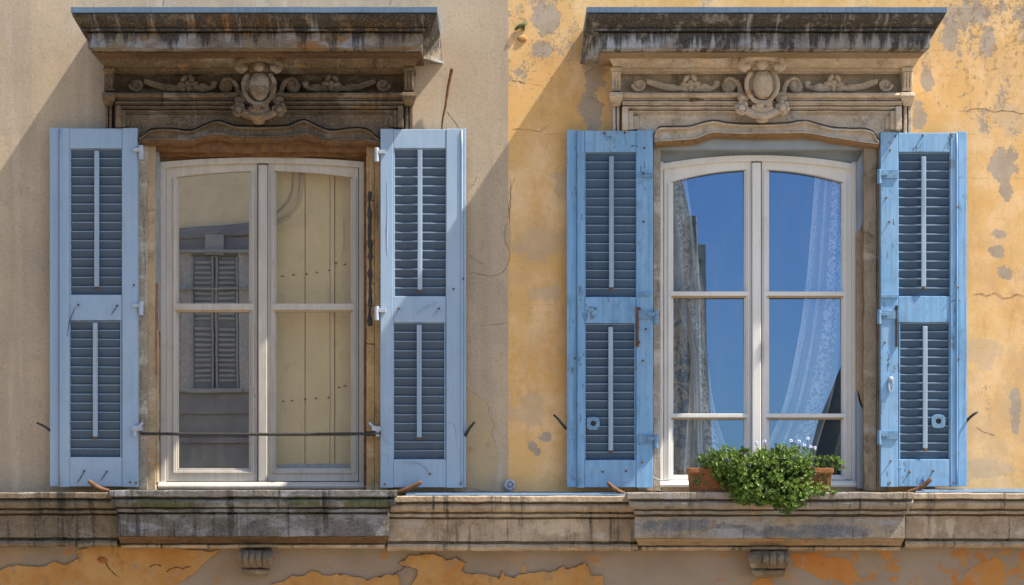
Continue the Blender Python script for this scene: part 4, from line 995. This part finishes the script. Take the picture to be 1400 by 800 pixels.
hook([(69, 589, -.06), (64, 585, -.075), (57, 581, -.085), (50, 578, -.09)], 'short black hook sticking out left of the first shutter')
hook([(635, 598, -.05), (639, 590, -.085), (644, 583, -.1), (649, 577, -.1)], 'black hook on the grey wall beside the bare plaster patch', 2.4)
hook([(774, 586, -.05), (768, 579, -.085), (763, 573, -.1), (757, 567, -.1)], 'black hook sticking out over the ochre strip between the windows', 2.2)
hook([(1321, 576, -.05), (1327, 570, -.08), (1332, 566, -.1), (1337, 563, -.1)], 'black hook right of the last shutter on the ochre wall', 2.2)
m = MB(); r = []
for i in range(17):
    t = 2*math.pi*i/16; r.append(P(697+6.2*math.cos(t), 663+6.2*math.sin(t), -.02))
m.tube(r, .007, 8); m.ell(P(697, 663, -.01), .02, .014, .02); m.ell(P(697, 663, -.026), .009, .008, .009); m.tube([P(697, 669, -.01), P(697, 674, -.01)], .006, 6)
tag(m.build('wall_anchor', 'zinc', smooth=True), 'small grey round anchor plate at the foot of the wall joint', 'wall anchor')
m = MB(); p = smoothcurve([(604, 178), (605, 165), (608, 150), (611, 132), (613, 118), (616, 104), (618, 94)], 5)
m.tube([P(a, b, -.02-.035*i/len(p)) for i, (a, b) in enumerate(p)], [S*(1.2+1.3*i/len(p)) for i in range(len(p))], 8)
tag(m.build('bent_rod', 'rust', smooth=True, jit=.002, freq=18), 'thin bent rusty rod standing on the wall above the second shutter', 'rod')
m = MB(); m.tube([P(a, b, -.05) for a, b in smoothcurve([(884, 643), (890, 650), (899, 656), (908, 657), (918, 656)], 5)], .004, 7)
tag(m.build('cord', 'owhite', smooth=True), 'short white cord hanging at the left foot of the flower box window', 'cord')

# ------------------------------------------------------------------ flower box and plant
YS = -.25
fb = empty('flower_box', (X(1041, YS), YS, Z(672.5, YS)), 'mossy terracotta trough standing on the right sill under the plant', 'flower box')
zb = Z(673, -.265)+.002; zt = Z(640, YS)
def trough(x0, x1, in_, zt, zb, yf, yb):
    m = MB(); vs = []
    N = 14
    ring = lambda x0, x1, yf, yb, z: [(x0, yf, z), (x1, yf, z), (x1, yb, z), (x0, yb, z)]
    R_ = [ring(x0+.012, x1-.012, yf+.015, yb-.01, zb), ring(x0+.004, x1-.004, yf+.004, yb-.003, zt-.03), ring(x0-.004, x1+.004, yf-.006, yb+.006, zt-.026), ring(x0-.004, x1+.004, yf-.006, yb+.006, zt),
          ring(x0+.014, x1-.014, yf+.014, yb-.014, zt), ring(x0+.016, x1-.016, yf+.016, yb-.016, zt-.03)]
    for r in R_: vs += r
    fs = [[3, 2, 1, 0]]
    for k in range(5):
        for i in range(4): fs.append([k*4+i, k*4+(i+1) % 4, (k+1)*4+(i+1) % 4, (k+1)*4+i])
    fs.append([20, 21, 22, 23]); m.add(vs, fs)
    return m
t = trough(X(943, YS), X(1139, YS), 0, zt, zb, YS+.005, YS+.16)
t.build('trough', 'terra', fb, bevel=.004, jit=.002, freq=25)
rm = random.Random(11)
for (cx, cy, w_, h_, n_) in ((954, 654, 4, 9, 26), (1128, 655, 5, 7, 16)):
    m = MB(); q = Vector((cx, cy-h_, 0))
    for i in range(n_):
        m.ell(P(cx+rm.gauss(0, w_), cy+rm.gauss(0, h_), YS+.006), .004+.007*rm.random(), .004, .003+.006*rm.random(), 6, 4, rot=rm.random()*3)
    tag(m.build('moss_streak', 'greenm', fb, jit=.003, freq=40, remesh=.003), kind='stuff')

pr = empty('trailing_plant', (X(1050, YS), YS+.08, zt-.02), 'bushy small-leaved green plant spilling over the terracotta trough', 'plant')
lobes = [(1000, 634, 40, 21, -.22), (975, 630, 18, 14, -.22), (1030, 642, 34, 28, -.27), (1062, 640, 40, 27, -.26), (1083, 633, 34, 24, -.25), (1080, 654, 32, 26, -.29), (1050, 668, 48, 22, -.31), (1028, 678, 28, 13, -.31),
         (1078, 680, 28, 16, -.32), (1072, 694, 14, 8, -.32), (1132, 630, 13, 7, -.14), (1147, 637, 7, 7, -.14), (1106, 669, 22, 8, -.28), (1130, 672, 14, 3.5, -.28), (1012, 655, 30, 16, -.26), (988, 650, 12, 8, -.27), (1002, 664, 13, 6, -.285)]
tot = sum(l[2]*l[3] for l in lobes)
vs = []; fs = []; tone = []
def leaf(c, d, up, l, w, tn):
    s = d.cross(up)
    if s.length < 1e-4: return
    s.normalize(); n = s.cross(d).normalized(); o = len(vs)
    vs.extend([c, c+d*l*.45+s*w+n*w*.35, c+d*l-n*l*.12, c+d*l*.45-s*w+n*w*.35]); fs.append([o, o+1, o+2]); fs.append([o, o+2, o+3]); tone.extend([tn, tn])
rnd = random.Random(3)
stems = MB()
for (cx, cy, rx, ry, cyy) in lobes:
    for k in range(int(2100*rx*ry/tot)):
        # sprig tip within the lobe, denser towards the outside
        while True:
            u = Vector((rnd.uniform(-1, 1), rnd.uniform(-1, 1), rnd.uniform(-1, 1)))
            if .25 < u.length < 1: break
        u = u.normalized()*(u.length**.5)*(1+.16*noise.noise(Vector((cx*.3, 0, cy*.3))+u*2.2))
        dep = .075*min(1.3, rx/30)
        c0 = P(cx+u.x*rx, cy-u.z*ry, cyy)+Vector((0, u.y*dep, 0))
        ax = Vector((u.x*.8+rnd.uniform(-.5, .5), min(u.y, .2)-.45+rnd.uniform(-.4, .3), u.z*.5+.35+rnd.uniform(-.5, .5))).normalized()
        tn0 = max(0, min(1, .40+.45*noise.noise(c0*14)+rnd.uniform(-.25, .3)))
        sc_ = rnd.uniform(.6, 1.4)
        for ring_ in range(3):
            cc = c0+ax*(ring_*.0075*sc_); ph = rnd.uniform(0, 6.28)
            q = ax.orthogonal().normalized(); r2 = ax.cross(q)
            for i in range(3):
                a = ph+i*2.094
                d = (q*math.cos(a)+r2*math.sin(a)+ax*(.25+.45*ring_)).normalized()
                leaf(cc, d, ax, rnd.uniform(.012, .0175)*sc_*(1-.18*ring_), rnd.uniform(.0040, .0058)*sc_, max(0, min(1, tn0+.12*ring_+rnd.uniform(-.1, .1))))
        if k % 5 == 0: stems.tube([c0-ax*.05, c0-ax*.02+Vector((.003, 0, 0)), c0+ax*.012], [.0015, .0012, .0008], 4)
me = bpy.data.meshes.new('foliage'); me.from_pydata([tuple(v) for v in vs], [], fs); me.materials.append(M['leaf'])
at = me.attributes.new('tone', 'FLOAT', 'FACE'); at.data.foreach_set('value', tone)
fo = bpy.data.objects.new('foliage', me); col.objects.link(fo); fo.parent = pr; fo.matrix_parent_inverse = pr.matrix_world.inverted()
tag(stems.build('stem', 'stem', pr), kind='stuff')
for (px, py) in ((1045, 604), (1034, 606), (1081, 603), (1092, 604), (1104, 600), (1108, 611), (1099, 609), (1114, 613)):
    c = P(px, py, -.16+rnd.uniform(-.03, .03)); f = MB()
    for i in range(5):
        a = i*1.2566+rnd.random(); f.ell(c+Vector((math.cos(a)*.006, -.002, math.sin(a)*.006)), .0052, .003, .0052, 7, 5)
    fl = f.build('flower', 'flower', pr, smooth=True)
    st = MB(); st.tube([c+Vector((0, .002, 0)), c+Vector((.004, .006, -.03)), c+Vector((.002, .01, -.075))], [.0012, .0014, .0016], 5); st.build('flower_stalk', 'stem', pr)

# ------------------------------------------------------------------ across the street (mirrored in the panes)
LO = 13.0; DD = D+2*.112+LO
def RX(px, d=0.0): return (px-700)*S/D*(DD+d)
def RZ(py, d=0.0): return ZC+(CPY-py)*S/D*(DD+d)
def RT(py, d=0.0): return RZ(py, d)+(LO+d)*math.tan(math.radians(4.0))
op = empty('opposite_house', (RX(290), -LO-3, 0), 'cream house with closed blue-grey shutters mirrored in the left pane', 'house')
m = MB(); m.box(RX(-900), RX(880), -LO-8, -LO, 0, RZ(60), 1, 1); m.build('wall', 'cream', op)
m = MB(); pts = [(200, 330), (241, 320), (290, 316), (343, 312), (420, 300)]
m.tube([(RX(a), -LO+.02, RZ(b)) for a, b in smoothcurve(pts, 6)], .07, 8); m.tube([(RX(a), -LO+.05, RZ(b+5)) for a, b in smoothcurve(pts, 6)], .05, 8); m.build('arch_moulding', 'greyband', op)
m = MB(); m.box(RX(215), RX(372), -LO, -LO+.06, RZ(350), RZ(325), 1, 1); m.build('lintel', 'greyband', op)
m = MB(); m.box(RX(282), RX(308), -LO+.06, -LO+.12, RZ(350), RZ(322), 1, 1); m.build('keystone', 'owhite', op)
for (p0, p1, dd) in ((540, 566, .10), (566.5, 598, .05), (598.5, 606, .12), (606.5, 720, .07)):
    m = MB(); m.box(RX(215), RX(372), -LO, -LO+dd, RZ(p1), RZ(p0), 1, 1); m.build('plinth', 'greyband', op)
for (p0, p1, a, b) in ((395, 397, 236, 352), (343, 347, 238, 350), (532, 537, 258, 332)):
    m = MB(); m.box(RX(a), RX(b), -LO+.10, -LO+.16, RZ(p1), RZ(p0), 1, 1); m.build('rail', 'owhite', op)
for (a, b) in ((263, 293.5), (296.5, 327)):
    w = MB(); w.box(RX(a), RX(b), -LO, -LO+.05, RZ(532), RZ(352), 1, 1); sh = w.build('shutter', 'oshut', op)
    w = MB()
    for i in range(24): 
        py = 358+i*7; 
        if 438 < py < 448: continue
        w.box(RX(a+4), RX(b-4), -LO+.05, -LO+.075, RZ(py+3.4), RZ(py), 1, 1)
    w.build('slats', 'owhite', sh)
    w = MB(); w.box(RX(a), RX(a+2.5), -LO+.05, -LO+.09, RZ(532), RZ(352)); w.box(RX(b-2.5), RX(b), -LO+.05, -LO+.09, RZ(532), RZ(352)); w.build('frame', 'owhite', sh)
for (a, b) in ((242, 262), (329, 346)):
    w = MB(); N = 10
    for i in range(N): w.tube([(RX(a+(b-a)*(i+.5)/N), -LO+.06, RZ(345)), (RX(a+(b-a)*(i+.5)/N+random.uniform(-1, 1)), -LO+.06, RZ(536))], .022+.01*random.random(), 6)
    w.build('drape', 'odrape', op)
tw = empty('opposite_tower', (RX(930), -LO-3, 0), 'stained stone gable end mirrored at the left of the sky-reflecting panes', 'building')
m = MB(); m.prism([(RX(a), RT(b) if b < 900 else 0) for a, b in ((880, 999), (880, 150), (924, 205), (934, 262), (948, 322), (954, 338), (963, 338), (964, 480), (972, 640), (973, 999))], -LO-7, -LO+.3); m.build('wall', 'towers', tw)
for px in (930, 948):
    m = MB(); m.tube([(RX(px-4), -LO+.36, RT(300)), (RX(px), -LO+.36, RT(420)), (RX(px+3), -LO+.36, RT(700))], .06, 8); m.build('pilaster', 'towers', tw)
rf = empty('opposite_roof_house', (RX(1160, 4), -LO-7, 0), 'dark slate gabled house mirrored low in the right-hand pane', 'house')
m = MB(); m.prism([(RX(a, 4), RT(b, 4) if b < 900 else 0) for a, b in ((1143, 999), (1145, 626), (1168, 545), (1212, 440), (1290, 300), (1500, 640), (1500, 999))], -LO-7, -LO-4); m.build('wall', 'oslate', rf)
m = MB(); m.tube([(RX(a, 3.9), -LO-3.9, RT(b, 3.9)) for a, b in ((1142, 640), (1168, 545), (1212, 440), (1290, 300))], .07, 6); m.build('bargeboard', 'patch_y', rf)

# ------------------------------------------------------------------ light, sky, camera
w = bpy.data.worlds.new('World'); sc.world = w; w.use_nodes = True
nt = w.node_tree; bg = nt.nodes.get('Background') or nt.nodes.new('ShaderNodeBackground')
sky = nt.nodes.new('ShaderNodeTexSky'); sky.sky_type = 'NISHITA'; sky.sun_disc = False
sd = SUN.normalized()
sky.sun_elevation = math.asin(sd.z); sky.sun_rotation = math.atan2(sd.x, sd.y)
sky.air_density = 1.0; sky.dust_density = 1.0; sky.ozone_density = 1.0
nt.links.new(sky.outputs[0], bg.inputs[0]); bg.inputs[1].default_value = .11
sun = bpy.data.lights.new('sun', 'SUN'); sun.energy = 4.5; sun.angle = math.radians(.8); sun.color = (1, .90, .76)
so = bpy.data.objects.new('sun', sun); col.objects.link(so); so.rotation_euler = sd.to_track_quat('Z', 'Y').to_euler(); so.location = (20, -10, 30)
cam = bpy.data.cameras.new('camera'); co = bpy.data.objects.new('camera', cam); col.objects.link(co)
co.location = (0, -D, ZC); co.rotation_euler = (math.pi/2, 0, 0)
cam.lens = 36*D/(1400*S); cam.sensor_width = 36; cam.sensor_fit = 'HORIZONTAL'; cam.shift_y = (CPY-400)/1400
cam.clip_end = 2000; cam.clip_start = .1
sc.camera = co
vs_ = sc.view_settings; vs_.view_transform = 'Standard'; vs_.look = 'None'; vs_.gamma = 1; vs_.exposure = 1.22
sc.cycles.max_bounces = 8; sc.cycles.transparent_max_bounces = 12
